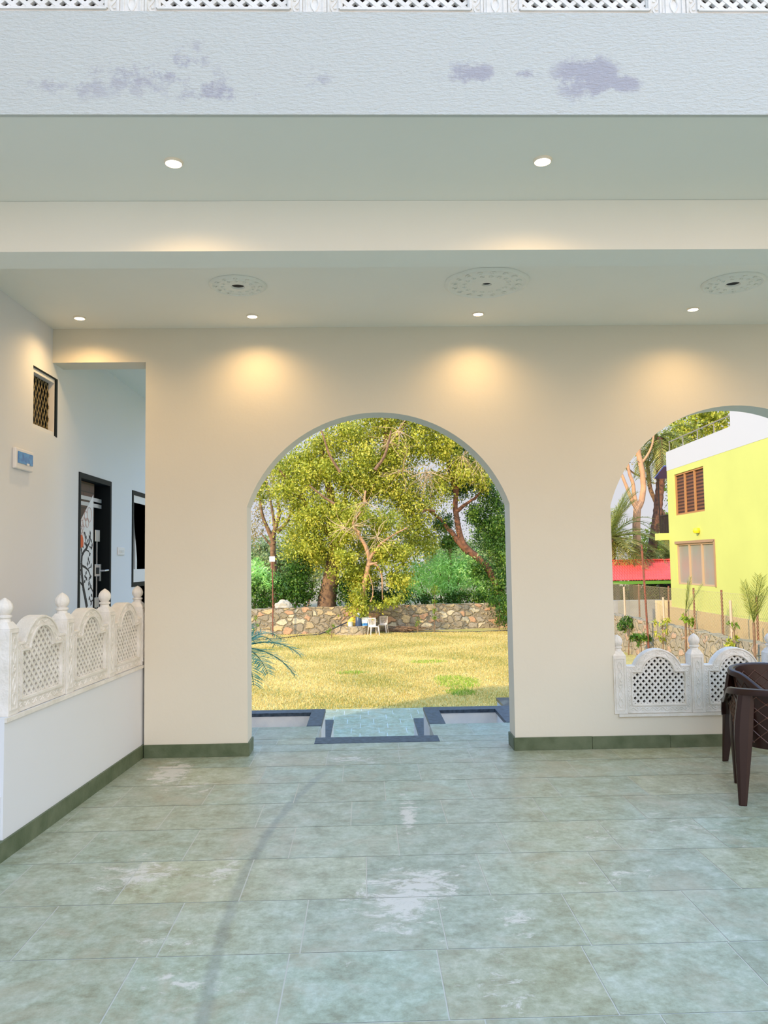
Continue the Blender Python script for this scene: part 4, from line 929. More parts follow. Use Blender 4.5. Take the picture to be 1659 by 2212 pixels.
# round stone planter of the front tree
PLY = at(770, 1373, z=LZ).y + .68
pc = at(775, 1355, Y=PLY); PLR = .68; PLH = at(770, 1354, Y=PLY-.8).z
m = MB().lathe([(PLR, LZ-.02), (PLR, PLH), (PLR-.15, PLH), (PLR-.15, PLH-.12), (.01, PLH-.1)], 40, (pc.x-.15, PLY, 0), close=False); m.v = [(pc.x-.30+(x-pc.x+.15)*1.25, y, z) for x, y, z in m.v]; o = m.build('tree_planter', stone_mat('planter_masonry', 3.2, [(.48,.36,.22),(.40,.32,.2),(.55,.40,.24),(.44,.34,.22)], (.36, .29, .19)))
tag(o, 'low round stone-faced planter ring around the foot of the front tree', 'planter')
def simple(name, mb_, mt, label, cat, loc, group=None):
    mb_.v = [tuple(Vector(v)-Vector(loc)) for v in mb_.v]; o = mb_.build(name, mt, smooth=True); o.location = loc; tag(o, label, cat, group); return o
py_ = PLY-PLR+.28; s = py_/F_
def bk_(px, r, h, prof=None): c = at(px, 1353, Y=py_); return c
c = bk_(775, 0, 0); t = empty('water_drum', (c.x, py_, PLH)); MB().lathe([(.001, 0), (.15, 0), (.155, .20), (.15, .40), (.11, .45), (.11, .46), (.001, .46)], 20).build('body', mat('dark_blue_plastic', (.03, .06, .12), .4), t, smooth=True); MB().lathe([(.11, .462), (.07, .50), (.07, .62), (.001, .62)], 16).build('neck', WHITEPL, t, smooth=True); tag(t, 'dark blue plastic drum with white neck standing on the round planter', 'drum')
c = bk_(789, 0, 0); t = empty('bucket', (c.x, py_, PLH)); MB().lathe([(.001, 0), (.14, 0), (.19, .40), (.18, .40), (.001, .05)], 20).build('body', WHITEPL, t, smooth=True); MB().lathe([(.145, .02), (.162, .14), (.165, .14), (.15, .02)], 20, close=False).build('blue_band', mat('blue_label', (.04, .22, .55), .5), t)
m = MB(); m.tube([(-.185, 0, .38), (-.13, 0, .44), (0, 0, .47), (.13, 0, .44), (.185, 0, .38)], .008, 6); m.build('handle', METAL, t); tag(t, 'white bucket with blue lower band standing on the round planter', 'bucket')
c = bk_(757, 0, 0); t = simple('paint_can', MB().lathe([(.001, 0), (.11, 0), (.11, .20), (.12, .21), (.001, .21)], 18, (c.x, py_-.05, PLH)), mat('cream_tin', (.72, .66, .5), .4), 'small cream tin on the left rim of the round planter', 'tin', (c.x, py_-.05, PLH))
def sack(px, w, h, mt, label, seed):
    g = random.Random(seed); c = bk_(px, 0, 0); m = MB(); n = 20; prof = [(.02, 0), (w*.9, .01), (w, h*.3), (w*.8, h*.65), (w*.45, h*.9), (.02, h)]; vs = []; fs = []
    for (r, z) in prof:
        for k in range(n): a = 2*math.pi*k/n; rr = r*(1+.12*math.sin(3*a+seed)+g.uniform(-.06, .06)); vs.append((rr*math.cos(a)+z*.15, rr*.6*math.sin(a), z))
    for i in range(len(prof)-1):
        for k in range(n): k2 = (k+1) % n; fs.append((i*n+k, i*n+k2, (i+1)*n+k2, (i+1)*n+k))
    fs += [tuple(range(n)), tuple((len(prof)-1)*n+k for k in range(n))]
    m.add(vs, fs); o = m.build('plastic_sack', mt, smooth=True); o.location = (c.x, py_+.25, PLH); tag(o, label, 'sack')
sack(760, .26, .42, mat('yellow_sack', (.75, .50, .06), .6), 'crumpled yellow sack on the round planter behind the cream tin', 2)
sack(767, .20, .38, mat('salmon_sack', (.72, .36, .20), .6), 'salmon coloured sack leaning between the yellow sack and the drum', 5)
# pile of dry sticks
g = random.Random(9); c = at(873, 1365, z=LZ); m = MB()
for i in range(70):
    a = g.gauss(0, .35); L_ = g.uniform(.5, 1.6); x = c.x+g.gauss(0, .45); y = c.y+min(.25, g.gauss(0, .14)); z = LZ+.03+abs(g.gauss(0, .13)); dz = g.uniform(-.08, .12); m.tube([(x-L_/2*math.cos(a), y-L_/2*math.sin(a), max(LZ+.02, z-dz)), (x, y, z+.03), (x+L_/2*math.cos(a), y+L_/2*math.sin(a), max(LZ+.02, z+dz))], [.012, .014, .008], 5)
o = m.build('stick_pile', mat('dry_sticks', (.30, .19, .11), .9, 0, 9, 0, 14, (.14, .08, .05)), recalc=False); tag(o, 'heap of dry brown sticks at the foot of the stone wall', 'sticks', kind='stuff')
# black hose along the wall
HOSE = mat('black_hose', (.025, .025, .03), .5)
pts = [at(*q, z=LZ+.03) for q in ((540, 1382), (600, 1380), (650, 1373), (690, 1368))] + [at(720, 1358, Y=PLY-PLR-.1), at(750, 1344, Y=PLY-PLR+.3)]
for (q, qq) in enumerate(pts):
    if qq.y > wl.y-.2 and q < 4: qq.y = wl.y-.2
o = MB().tube(pts, .03, 6).build('garden_hose', HOSE, smooth=True); tag(o, 'black hose running over the ground and up onto the round planter', 'hose')
pts = [at(*q, z=LZ+.03) for q in ((838, 1362), (880, 1366), (930, 1364), (985, 1365), (1040, 1364), (1100, 1362))]
for qq in pts: qq.y = min(qq.y, wl.y+dd.y*(qq.x-wl.x)-.15)
o = MB().tube(pts, .025, 6).build('garden_hose', HOSE, smooth=True); tag(o, 'black hose lying along the wall foot right of the stick heap', 'hose')
# lamp pole on the left of the lawn
c = at(589, 1375, z=LZ+.01); t = empty('lamp_pole', (c.x, c.y, LZ+.01)); top = at(589, 1214, Y=c.y).z-LZ
MB().tube([(0, 0, 0), (.02, 0, top*.5), (0, 0, top)], .03, 8).build('pole', RUST, t, smooth=True); MB().box(-.13, .13, -.08, .08, top, top+.25).build('lamp_box', WHITEPL, t, bevel=.02)
tag(t, 'thin rusty pole with a small white box on top, left side of the lawn', 'pole')
# white stone lump on the wall
c = at(612, 1306, Y=wl.y+.3); g = random.Random(4); m = MB(); bm = bmesh.new(); bmesh.ops.create_icosphere(bm, subdivisions=3, radius=1)
for v in bm.verts: k = 1+g.uniform(-.12, .12); v.co = Vector((v.co.x*.42*k, v.co.y*.2*k, max(-.05, v.co.z)*.36*k))
me = bpy.data.meshes.new('pale_boulder'); bm.to_mesh(me); bm.free(); me.materials.append(mat('pale_rock', (.42, .38, .31), .9, .4, 8)); o = bpy.data.objects.new('pale_boulder', me); COL.objects.link(o); o.location = (c.x, wl.y+dd.y*(c.x-wl.x)+.18, WZT+.02); tag(o, 'pale pointed rock lying on top of the stone wall near the rusty pole', 'rock')
# utility pole behind the wall
UY = 41.5; c = at(974, 1300, Y=UY); tp = at(970, 1157, Y=UY); t = empty('utility_pole', (c.x, UY, LZ-.16))
MB().tube([(0, 0, 0), (tp.x-c.x, 0, tp.z-LZ+.16)], [.17, .12], 10).build('pole', mat('pale_concrete_pole', (.50, .38, .24), .8, .2, 9), t, smooth=True)
MB().lathe([(.135, 0), (.15, 0), (.15, .10), (.135, .10)], 12, (tp.x-c.x, 0, tp.z-LZ-.35), close=False).build('clamp', DARKF, t)
tag(t, 'weathered concrete utility pole behind the wall right of the big tree', 'pole')

# ================================================================ WIRE FENCE, YELLOW HOUSE, SHED
fx = GWX+.17
FPX = [(1323, 1262, 1302), (1381, 1268, 1327), (1444, 1272, 1333), (1500, 1275, 1340), (1561, 1276, 1352), (1636, 1279, 1362)]
fp = []
for (px, ya, yb) in FPX: a = at(px, yb, X=fx+.02); fp.append(a.y)
ys_ = sorted(fp + [13.0, 16.0], reverse=True); ys_ = ys_ + []
FZT = at(1561, 1277, X=fx).z
for i, y in enumerate(ys_):
    o = MB().tube([(0, 0, 0), (random.uniform(-.02, .02), random.uniform(-.03, .03), FZT-WZT+random.uniform(-.03, .06))], .028, 6).build('fence_post', RUST); o.location = (fx+.03, y, WZT-.02)
    tag(o, 'rusty iron fence post on the side wall, %s' % ['at the far corner by the red roof', 'under the red roof', 'at the corner of the yellow house', 'below the lower window', 'right of the lower window', 'nearest the right picture edge', 'out of the picture', 'out of the picture'][i], 'fence post', 'rusty posts of the wire fence')
m = MB(); Y0, Y1 = min(ys_), cornerY-.3; zb = WZT+.03; zt = FZT-.04; h = zt-zb; cs = .10
y = Y0-h
while y < Y1:
    for sg in (1, -1):
        a0, a1 = (y, y+h) if sg > 0 else (y+h, y); z0, z1 = zb, zt
        lo, hi = min(a0, a1), max(a0, a1)
        if hi < Y0 or lo > Y1: continue
        if lo < Y0 or hi > Y1: continue
        m.bar((fx, a0, z0), (fx, a1, z1), .0035, .0035)
    y += cs
m.bar((fx, Y0, zt), (fx, Y1, zt), .008, .008); m.bar((fx, Y0, zb), (fx, Y1, zb), .008, .008)
o = m.build('wire_netting', WIRE, recalc=False); tag(o, 'diamond wire netting strung between the rusty posts on the side wall', 'wire fence')
# tall rusty rod leaning in the garden in front of the side wall
a = at(1402, 1399, X=GWX-.5); c = at(1386, 1176, Y=a.y); o = MB().tube([(0, 0, 0), ((c.x-a.x)*.45, 0, (c.z-LZ)*.5), (c.x-a.x, 0, c.z-LZ)], .034, 8).build('iron_rod', RUST, smooth=True); o.location = (a.x, a.y, LZ); tag(o, 'tall leaning red-brown iron rod in front of the side wall', 'rod')

HX = 11.5; hc = at(1447, 1200, X=HX); HA = math.radians(2.2)
H = empty('yellow_house', (hc.x, hc.y, 0), -HA)     # local -y runs towards the camera along the facade; local +x into the house
Hinv = (Matrix.Translation(H.location) @ Matrix.Rotation(-HA, 4, 'Z')).inverted()
fn = Vector((math.cos(HA), -math.sin(HA), 0))        # facade normal (into the house)
def hp(px, py, off=0.0):
    """local (y, z) on the facade plane under a photo pixel"""
    d = _fw + _r2*((px-W_/2)/F_) - _u2*((py-H_/2)/F_); t_ = ((Vector(H.location)-EYE).dot(fn)-off)/d.dot(fn); p = Hinv @ (EYE + d*t_); return (p.y, p.z)
HM = mat('lime_yellow_paint', (.57, .59, .15), .8, .05, 8, .06, .6); HW = mat('white_parapet', (.52, .52, .53), .8); PEACH = mat('peach_plinth_paint', (.60, .42, .20), .8); WOODF = mat('brown_window_frame', (.42, .20, .07), .6)  # parapet gets a whiter colour than the lime walls below
topA = hp(1446, 974); stepY = hp(1578, 930)[0]; topZ = topA[1]
ul, ur = hp(1457, 1115), hp(1520, 1104); ut = hp(1455, 1030)[1]; u0 = [hp(1456, 1026), hp(1519, 1006), hp(1522, 1104), hp(1459, 1114)]
UW = ((u0[0][0]+u0[3][0])/2, (u0[1][0]+u0[2][0])/2, (u0[3][1]+u0[2][1])/2, (u0[0][1]+u0[1][1])/2)
l0 = [hp(1461, 1177), hp(1543, 1168), hp(1545, 1266), hp(1464, 1263)]
LWN = ((l0[0][0]+l0[3][0])/2, (l0[1][0]+l0[2][0])/2, (l0[3][1]+l0[2][1])/2, (l0[0][1]+l0[1][1])/2)
HB = -17.0; PZ = -.34
m = MB().plate([[(0, PZ), (0, topZ-.72), (HB, topZ-.72), (HB, PZ)], [(UW[0], UW[2]), (UW[0], UW[3]), (UW[1], UW[3]), (UW[1], UW[2])], [(LWN[0], LWN[2]), (LWN[0], LWN[3]), (LWN[1], LWN[3]), (LWN[1], LWN[2])]], YZ, 0, .22)
m.box(.22, 7, -.22, 0, PZ, topZ-.72); m.box(.22, 7, HB, HB+.22, PZ, topZ-.72); m.box(7, 7.2, HB, 0, PZ, topZ-.72); m.box(.22, 7, HB+.22, -.22, 1.9, 2.1); m.box(.22, 7, HB+.22, -.22, topZ-.92, topZ-.72)
m.build('house_wall', HM, H)
m = MB(); m.box(-.005, .22, stepY, 0.005, topZ-.719, topZ); m.box(.22, 7, -.2, 0.005, topZ-.719, topZ); m.box(-.005, 7.2, HB, stepY, topZ-.719, topZ+1.6); m.build('parapet', HW, H)
m = MB(); m.box(-.06, 7.2, HB, .06, LZ-.16, PZ-.001); m.build('plinth', PEACH, H)
def hwin(R, mt_f, mt_p, n, nm, depth=.10):
    y0, y1, z0, z1 = R; ya, yb = min(y0, y1), max(y0, y1)
    m = MB().plate([rect(ya+.004, yb-.004, z0+.004, z1-.004), rect(ya+.07, yb-.07, z0+.06, z1-.06)], YZ, .03, .12)
    for i in range(1, n): yc_ = ya+(yb-ya)*i/n; m.box(.03, .12, yc_-.045, yc_+.045, z0+.06, z1-.06)
    f = m.build('window', mt_f, H)
    for i in range(n):
        a, b_ = ya+(yb-ya)*i/n+.05, ya+(yb-ya)*(i+1)/n-.05
        MB().box(.08, .10, a, b_, z0+.06, z1-.06).build(nm, mt_p, f)
LOUV = mat('dark_brown_shutter', (.10, .04, .02), .6); t_ = LOUV.node_tree; wv = N(t_, 'ShaderNodeTexWave', Scale=2.6, Distortion=0.0); wv.wave_type = 'BANDS'; wv.bands_direction = 'Z'; tcx = N(t_, 'ShaderNodeTexCoord'); t_.links.new(tcx.outputs['Object'], wv.inputs['Vector']); crr = N(t_, 'ShaderNodeValToRGB'); crr.color_ramp.elements[0].color = (.03, .012, .008, 1); crr.color_ramp.elements[1].color = (.20, .075, .03, 1); t_.links.new(wv.outputs['Fac'], crr.inputs[0]); t_.links.new(crr.outputs[0], t_.nodes['Principled BSDF'].inputs['Base Color'])
hwin(UW, WOODF, LOUV, 3, 'shutter'); hwin(LWN, mat('tan_window_frame', (.50, .34, .20), .6), mat('grey_frosted_pane', (.30, .31, .25), .25, 0, 20, 0, 1.2, (.34, .28, .22), spec=.7), 3, 'pane')
m = MB(); y0, y1, z0, z1 = LWN; ya, yb = min(y0, y1), max(y0, y1); m.box(-.03, .0, ya-.08, yb+.10, z1, z1+.09); m.box(-.03, 0, ya-.09, ya, z0, z1+.05); m.build('window_reveal', mat('raw_brown_plaster', (.36, .22, .12), .9, .4, 30), H)
wl_ = hp(1510, 1146); m = MB().lathe([(.001, -.10), (.10, -.08), (.13, .0), (.10, .08), (.001, .10)], 14, (-.08, wl_[0], wl_[1])); m.build('wall_lamp', mat('yellow_lamp', (.80, .62, .02), .5), H, smooth=True)
bz = (hp(1447, 1157)[1]); m = MB(); m.box(0.0, 6.5, .006, 1.15, bz-.16, bz+.10); m.box(-.35, .0, .02, .55, bz-.16, bz+.10); m.build('balcony_slab', HM, H)
BL = mat('black_railing', (.03, .02, .02), .5); m = MB(); rz0, rz1 = bz+.10, hp(1447, 1111)[1]
for i in range(14): yq = .05+i*.085; m.bar((.05, yq, rz0), (.05, yq, rz1), .02, .02)
for i in range(30): xq = .05+i*.10; m.bar((xq, 1.13, rz0), (xq, 1.13, rz1), .02, .02)
m.bar((.05, .0, rz1), (.05, 1.13, rz1), .04, .04); m.bar((.05, 1.13, rz1), (3, 1.13, rz1), .04, .04); m.bar((.05, 1.13, rz1), (.05, 1.13, hp(1440, 1028)[1]), .04, .04); m.build('balcony_railing', BL, H)
az = hp(1447, 1020)[1]; m = MB().add([(-.1, .01, az+.30), (-.1, 1.15, az-.05), (3, 1.15, az-.05), (3, .01, az+.30), (-.1, .01, az+.26), (-.1, 1.15, az-.09), (3, 1.15, az-.09), (3, .01, az+.26)], [(0,1,2,3), (7,6,5,4), (0,4,5,1), (1,5,6,2), (2,6,7,3), (3,7,4,0)]); m.build('blue_awning', mat('blue_sheet', (.08, .13, .42), .4), H)
m = MB(); m.bar((.1, -.05, topZ+.38), (.1, stepY+.0, topZ+.38), .035, .035); 
for i in range(5): yq = -.1+(stepY+.2)*i/4; m.bar((.1, yq, topZ), (.1, yq, topZ+.38), .03, .03)
m.build('roof_rail', mat('grey_pipe', (.25, .22, .18), .6), H)
tag(H, 'two-storey lime yellow house with dark shuttered and grey windows beyond the wire fence', 'house')
# red roofed shed
SY = 32.5; a = at(1300, 1254, Y=SY); c = at(1462, 1250, Y=SY); rg = at(1380, 1211, Y=SY+2.2); t = empty('red_roof_shed', (a.x-1.5, SY, LZ-.16)); w = c.x-a.x+3.2; ez = a.z-LZ+.16; rz2 = rg.z-LZ+.16
n = int(w/.11); vs = []; 
RED = mat('red_roof_sheet', (.72, .09, .07), .45, 0, 8, .12, 2)
for j in range(15):
    f_ = j/14; yq = f_*2.2; zq = ez+(rz2-ez)*f_ - (.035 if j % 2 else 0)
    for i in range(n*2+1): vs.append((w*i/(2*n), yq, zq + (.025 if i % 2 else 0)))
fs = []; W3 = 2*n+1
for j in range(14):
    for i in range(2*n): fs.append((j*W3+i, j*W3+i+1, (j+1)*W3+i+1, (j+1)*W3+i))
o = MB().add(vs, fs); o.build('roof_sheet', RED, t, recalc=False).modifiers.new('thickness', 'SOLIDIFY').thickness = .02
vs2 = [(x, 4.4-y, z) for (x, y, z) in vs]; MB().add(vs2, fs).build('roof_sheet', RED, t, recalc=False).modifiers.new('thickness', 'SOLIDIFY').thickness = .02
MB().box(-.05, w+.05, 2.1, 2.3, rz2, rz2+.06).build('ridge_cap', RED, t)
GR = mat('green_shed_trim', (.12, .28, .03), .6); MB().box(0, w, .02, .08, ez-.17, ez-.045).build('eave_board', GR, t)
for i in range(4): xq = .4+i*(w-.8)/3; MB().box(xq-.07, xq+.07, .25, .39, 0, ez-.02).build('post', BL, t); MB().box(xq-.07, xq+.07, 4.0, 4.14, 0, ez-.02).build('post', BL, t)
for i in range(4): xq = .4+i*(w-.8)/3; MB().box(xq-.05, xq+.05, .2, 4.2, ez-.14, ez-.06).build('beam', BL, t)
tag(t, 'open shed with a red corrugated roof and green eave trim left of the yellow house', 'shed')
# low concrete wall and dark gate under the shed
a = at(1315, 1297, Y=30.6); c = at(1426, 1297, Y=30.6); o = MB().box(0, c.x-a.x, -.1, .1, 0, a.z-LZ+.16).build('concrete_wall', mat('cement', (.40, .39, .38), .9, .3, 4, .25, 1.5)); o.location = (a.x, 30.6, LZ-.16); tag(o, 'low grey cement wall behind the wire fence below the red roof', 'wall')
a = at(1417, 1297, Y=30.2); c = at(1446, 1318, Y=30.2); o = MB().box(0, 1.0, -.1, .1, 0, a.z-LZ+.16).build('masonry_pier', mat('cream_block', (.72, .56, .32), .9)); o.location = (a.x, 30.2, LZ-.16); tag(o, 'short cream masonry pier at the foot of the yellow house corner', 'pier')
m = MB(); 
for z in (.35, .7): m.bar((0, 0, z), (4.2, 0, z), .05, .05)
for i in range(6): m.bar((i*.84, 0, 0), (i*.84, 0, .85), .05, .05)
a = at(1345, 1330, Y=31.2); o = m.build('low_rail', BL); o.location = (a.x, 31.6, LZ-.16+.55); o.location.z = LZ-.16; tag(o, 'low dark railing under the red roofed shed', 'railing')
a = at(1437, 1330, Y=34.2); m = MB().plate([[(0, 0), (1.6, 0), (1.6, 2.0), (0, 2.0)], [(.08, .08), (1.52, .08), (1.52, 1.92), (.08, 1.92)]], XZ, 0, .05)
for i in range(11): m.bar((.15+i*.13, .025, .05), (.15+i*.13, .025, 1.95), .03, .03)
o = m.build('iron_gate', BL); o.location = (a.x-.3, 33.6, LZ-.16); tag(o, 'dark barred iron gate in the shade at the right end of the shed', 'gate')

# ================================================================ TREES AND PLANTS
def tree(name, label, cat, Y, base, paths, blobs, dens, leaf, lm, bark, seed, twig=None, group=None, droop=.5, aspect=.55, lump=1.0, base_z=None):
    b0 = at(*base, Y=Y); root = empty(name, (b0.x, Y, LZ-.16 if base_z is None else base_z))
    off = -Vector(root.location)
    mb = branch_mesh(paths); mb.v = [tuple(Vector(v)+off) for v in mb.v]; mb.build('trunk', bark, root, smooth=True)
    if twig: o = twigs('twigs', Y-1.2, twig[0], root, **twig[1]); o.location = off
    P, O, T = blob_points(blobs, dens, seed, lump); P = P + np.array(off)
    leaf_mesh('foliage', P, leaf, lm, root, T, seed=seed, outward=O, droop=droop, aspect=aspect)
    tag(root, label, cat, group); return root
ZB = LZ-.16
def gr(px, Y): p = at(px, 1350, Y=Y); return (p.x, Y, ZB)
def absbase(path, px, Y): pts, r0, r1 = path; return ([gr(px, Y)] + pts, r0, r1)
# big tree behind the wall
Y = 39.8
PA = [absbase(ppath(Y, [(708, 1305), (712, 1240), (725, 1180), (722, 1100), (700, 1020), (690, 950)], 26, 4), 700, Y),
      ppath(Y, [(722, 1190), (760, 1120), (800, 1060), (830, 980), (835, 900), (830, 840)], 11, 3), ppath(Y, [(725, 1170), (660, 1090), (640, 1060), (600, 1010)], 8, 2),
      ppath(Y, [(722, 1140), (745, 1080), (760, 1000)], 7, 2), ppath(Y, [(830, 1000), (850, 950), (880, 910), (900, 850)], 6, 2), ppath(Y-2, [(735, 1020), (712, 985), (702, 955), (694, 930)], 3.4, 1.6), ppath(Y-2.5, [(722, 1088), (695, 1070), (668, 1048)], 3, 1.4),
      ppath(Y-3, [(810, 1015), (830, 990), (838, 960), (845, 930)], 4, 2)]
BA = [pblob(x, y, Y+dy, rx, ry, 1.6) for (x, y, dy, rx, ry) in [(760, 940, 0, 70, 50), (840, 905, .5, 70, 55), (905, 950, 0, 60, 50), (690, 1010, 0, 75, 45), (630, 1050, 0, 60, 50), (640, 990, .5, 40, 28), (760, 1030, -.5, 90, 50), (840, 1040, 0, 80, 60), (660, 1120, 0, 60, 60), (730, 1110, -.5, 70, 55), (700, 1180, 0, 70, 45), (655, 1190, 0, 45, 30), (890, 1090, .5, 60, 60), (900, 1160, .5, 55, 45), (960, 960, 0, 40, 55), (950, 1050, .5, 35, 40), (830, 840, 0, 130, 50), (700, 900, .5, 40, 35), (600, 1010, .5, 30, 25), (800, 1180, 1, 60, 50), (1000, 1010, .5, 45, 45), (700, 960, 0, 45, 30), (930, 900, 0, 60, 40), (860, 980, -.3, 50, 40), (1040, 1030, .5, 30, 40), (790, 990, -.5, 50, 40), (560, 1060, .5, 28, 24)]]
tree('spreading_tree', 'huge spreading yellow-green tree with thick trunk behind the stone wall', 'tree', Y, (700, 1330), PA, BA, 420, .135, L_YEL, BARK, 1, twig=([(843, 955), (860, 930), (870, 1015), (920, 1020)], dict(n=16, length=70, seed=3, rad=.75)), aspect=.5)
# front tree in the round planter
Y = PLY
PB = [([(pc.x, PLY, PLH-.3)] + ppath(Y, [(775, 1335), (777, 1300), (785, 1270)], 1, 1)[0], 14*Y/F_, 7*Y/F_), ppath(Y, [(785, 1275), (792, 1240), (798, 1205), (790, 1180), (778, 1160), (768, 1145), (762, 1120), (785, 1090), (790, 1060)], 6, 2), ppath(Y, [(797, 1215), (815, 1220), (825, 1240), (826, 1265), (826, 1295)], 3, 1), ppath(Y, [(798, 1208), (820, 1175), (850, 1155), (880, 1140)], 4, 1.2), ppath(Y-.5, [(798, 1220), (808, 1217), (815, 1215)], 3, 1.5), ppath(Y-.4, [(800, 1300), (806, 1285), (805, 1265), (797, 1240)], 1.5, .8), ppath(Y-.3, [(776, 1150), (765, 1142), (760, 1130), (780, 1105)], 3.2, 1.5)]
BB = [pblob(x, y, Y+dy, rx, ry, .9) for (x, y, dy, rx, ry) in [(780, 1305, 0, 30, 22), (775, 1278, 0, 26, 24), (750, 1235, .3, 45, 30), (745, 1200, 0, 30, 24), (830, 1190, .4, 40, 30), (860, 1250, .3, 34, 32), (850, 1295, 0, 30, 12), (820, 1310, -.2, 16, 8), (790, 1240, .6, 34, 26), (870, 1200, .5, 30, 30), (775, 1110, .4, 40, 30), (830, 1130, .5, 40, 34), (740, 1150, .4, 36, 30), (780, 1325, -.3, 18, 12)]]
tree('leaning_tree', 'yellow-green tree with twisting pale branches growing out of the round planter', 'tree', Y, (775, 1350), PB, BB, 520, .13, L_YEL, BARK_P, 2, twig=([(765, 1135), (815, 1160), (790, 1085), (745, 1140)], dict(n=14, length=60, seed=8, rad=.8)), base_z=PLH-.1, aspect=.5)
# dark tree on the right with a curved reddish trunk
Y = 40.4
PCt = [absbase(ppath(Y, [(1090, 1310), (1075, 1260), (1045, 1215), (1010, 1190), (995, 1165), (988, 1130), (985, 1090), (988, 1050)], 11, 5), 1085, Y), ppath(Y, [(1012, 1192), (990, 1170), (975, 1150), (962, 1135), (945, 1115), (925, 1105)], 8, 2), ppath(Y, [(986, 1105), (1005, 1090), (1022, 1078)], 5, 2.5), ppath(Y, [(985, 1070), (970, 1010), (965, 985)], 5, 2.2), ppath(Y-1, [(940, 1105), (920, 1100), (912, 1108)], 3, 1.5), ppath(Y, [(975, 1000), (1000, 985), (1030, 990), (1050, 1000)], 2.2, .8), ppath(Y, [(1022, 1080), (1060, 1040), (1085, 1010)], 3, 1.5)]
BC = [pblob(x, y, Y+dy, rx, ry, 1.3) for (x, y, dy, rx, ry) in [(1075, 1130, .4, 36, 45), (1090, 1190, 0, 34, 45), (1080, 1250, 0, 36, 42), (1060, 1290, -.2, 30, 22), (1095, 1300, -1.9, 26, 24), (1030, 1110, .8, 34, 32), (1060, 1070, .6, 34, 30), (960, 1130, 1, 30, 22), (1000, 1050, 1, 50, 26), (1000, 950, 1, 60, 40), (1090, 1330, -2.1, 18, 14), (1120, 1150, 1, 40, 70), (1035, 1230, .3, 22, 26), (970, 1170, .8, 24, 20), (1050, 1160, 1.2, 30, 34), (1010, 1010, 1.2, 36, 30)]]
tree('dark_evergreen', 'dark green drooping tree with curved reddish-brown trunk at the right jamb', 'tree', Y, (1085, 1340), PCt, BC, 620, .12, L_DARK, BARK_R, 3, twig=([(925, 1025), (1000, 985), (1040, 990)], dict(n=16, length=75, seed=5, down=.7, rad=.7)), aspect=.5)
# bare feathery tree on the left
Y = 43
PD = [absbase(ppath(Y, [(592, 1240), (590, 1200), (590, 1170), (596, 1140), (605, 1110), (600, 1075)], 9, 3), 592, Y), ppath(Y, [(592, 1175), (578, 1140), (565, 1110), (560, 1070)], 6, 2), ppath(Y, [(598, 1150), (620, 1130), (630, 1105), (636, 1080)], 5, 2), ppath(Y, [(594, 1190), (575, 1165), (562, 1150)], 3, 1), ppath(Y, [(595, 1150), (590, 1110), (580, 1060), (572, 1020)], 4, 1.5)]
BD = [pblob(x, y, Y+dy, rx, ry, 1.4) for (x, y, dy, rx, ry) in [(565, 1050, .5, 34, 36), (600, 1040, .5, 40, 36), (560, 1110, .5, 26, 40), (548, 1150, .5, 22, 36), (575, 1000, 0, 28, 28), (635, 1080, .8, 26, 30), (620, 1010, 0, 30, 26)]]
tree('feathery_tree', 'half-bare brownish tree with forked trunk at the left jamb of the arch', 'tree', Y, (592, 1300), PD, BD, 120, .13, L_BROWN, BARK, 4, aspect=.35)
# bushes and distant crowns behind the wall
def bush(label, Y, blobs, dens, leaf, lm, seed, name='bush', cat='bush', group=None, **k):
    bs = [pblob(x, y, Y, rx, ry, dp) for (x, y, rx, ry, dp) in blobs]; cx = sum(b[0] for b in bs)/len(bs); root = empty(name, (cx, Y, ZB)); off = -Vector(root.location)
    g = random.Random(seed); m = MB()
    for b in bs: m.tube([(g.uniform(-.2, .2), g.uniform(-.2, .2), 0), ((b[0]-cx)*.6, b[1]-Y, (b[2]-ZB)*.5), (b[0]-cx, b[1]-Y, b[2]-ZB+b[5]*.3)], [.09, .06, .02], 6)
    m.build('stems', BARK, root)
    P, O, T = blob_points(bs, dens, seed, k.pop('lump', 1.0)); leaf_mesh('foliage', P+np.array(off), leaf, lm, root, T, seed=seed, outward=O, **k); tag(root, label, cat, group); return root
bush('bright green feathery bush behind the wall between the big tree and the dark tree', 41.3, [(900, 1250, 40, 45, 1.2), (950, 1230, 45, 45, 1.3), (1000, 1225, 48, 45, 1.3), (1040, 1250, 40, 45, 1.2), (970, 1270, 60, 30, 1.0), (870, 1270, 30, 34, 1.0)], 300, .20, L_BRIGHT, 11, aspect=.22, droop=-.1)
bush('bright green feathery bush behind the wall at the left jamb of the arch', 39.6, [(550, 1235, 30, 30, 1.2), (575, 1255, 30, 30, 1.2), (525, 1240, 30, 30, 1.2)], 300, .20, L_BRIGHT, 12, aspect=.22, droop=-.1)
bush('dark green hedge behind the wall between the rusty pole and the thick trunk', 39.4, [(560, 1285, 36, 40, .7), (610, 1265, 40, 50, .7), (650, 1270, 34, 50, .7), (640, 1230, 34, 30, .7)], 420, .13, L_DARK, 13, name='hedge', cat='hedge')
bush('dark green hedge behind the wall right of the thick trunk', 39.8, [(750, 1280, 40, 40, .9), (800, 1290, 40, 36, .9), (850, 1290, 40, 30, .9), (780, 1250, 40, 36, 1.0)], 420, .13, L_DARK, 14, name='hedge', cat='hedge')
bush('low dark hedge behind the wall under the bright bush', 40.5, [(925, 1294, 30, 18, .6), (975, 1293, 34, 18, .6), (1025, 1292, 34, 18, .6), (1065, 1290, 24, 18, .6)], 600, .11, L_DARK, 15, name='hedge', cat='hedge')
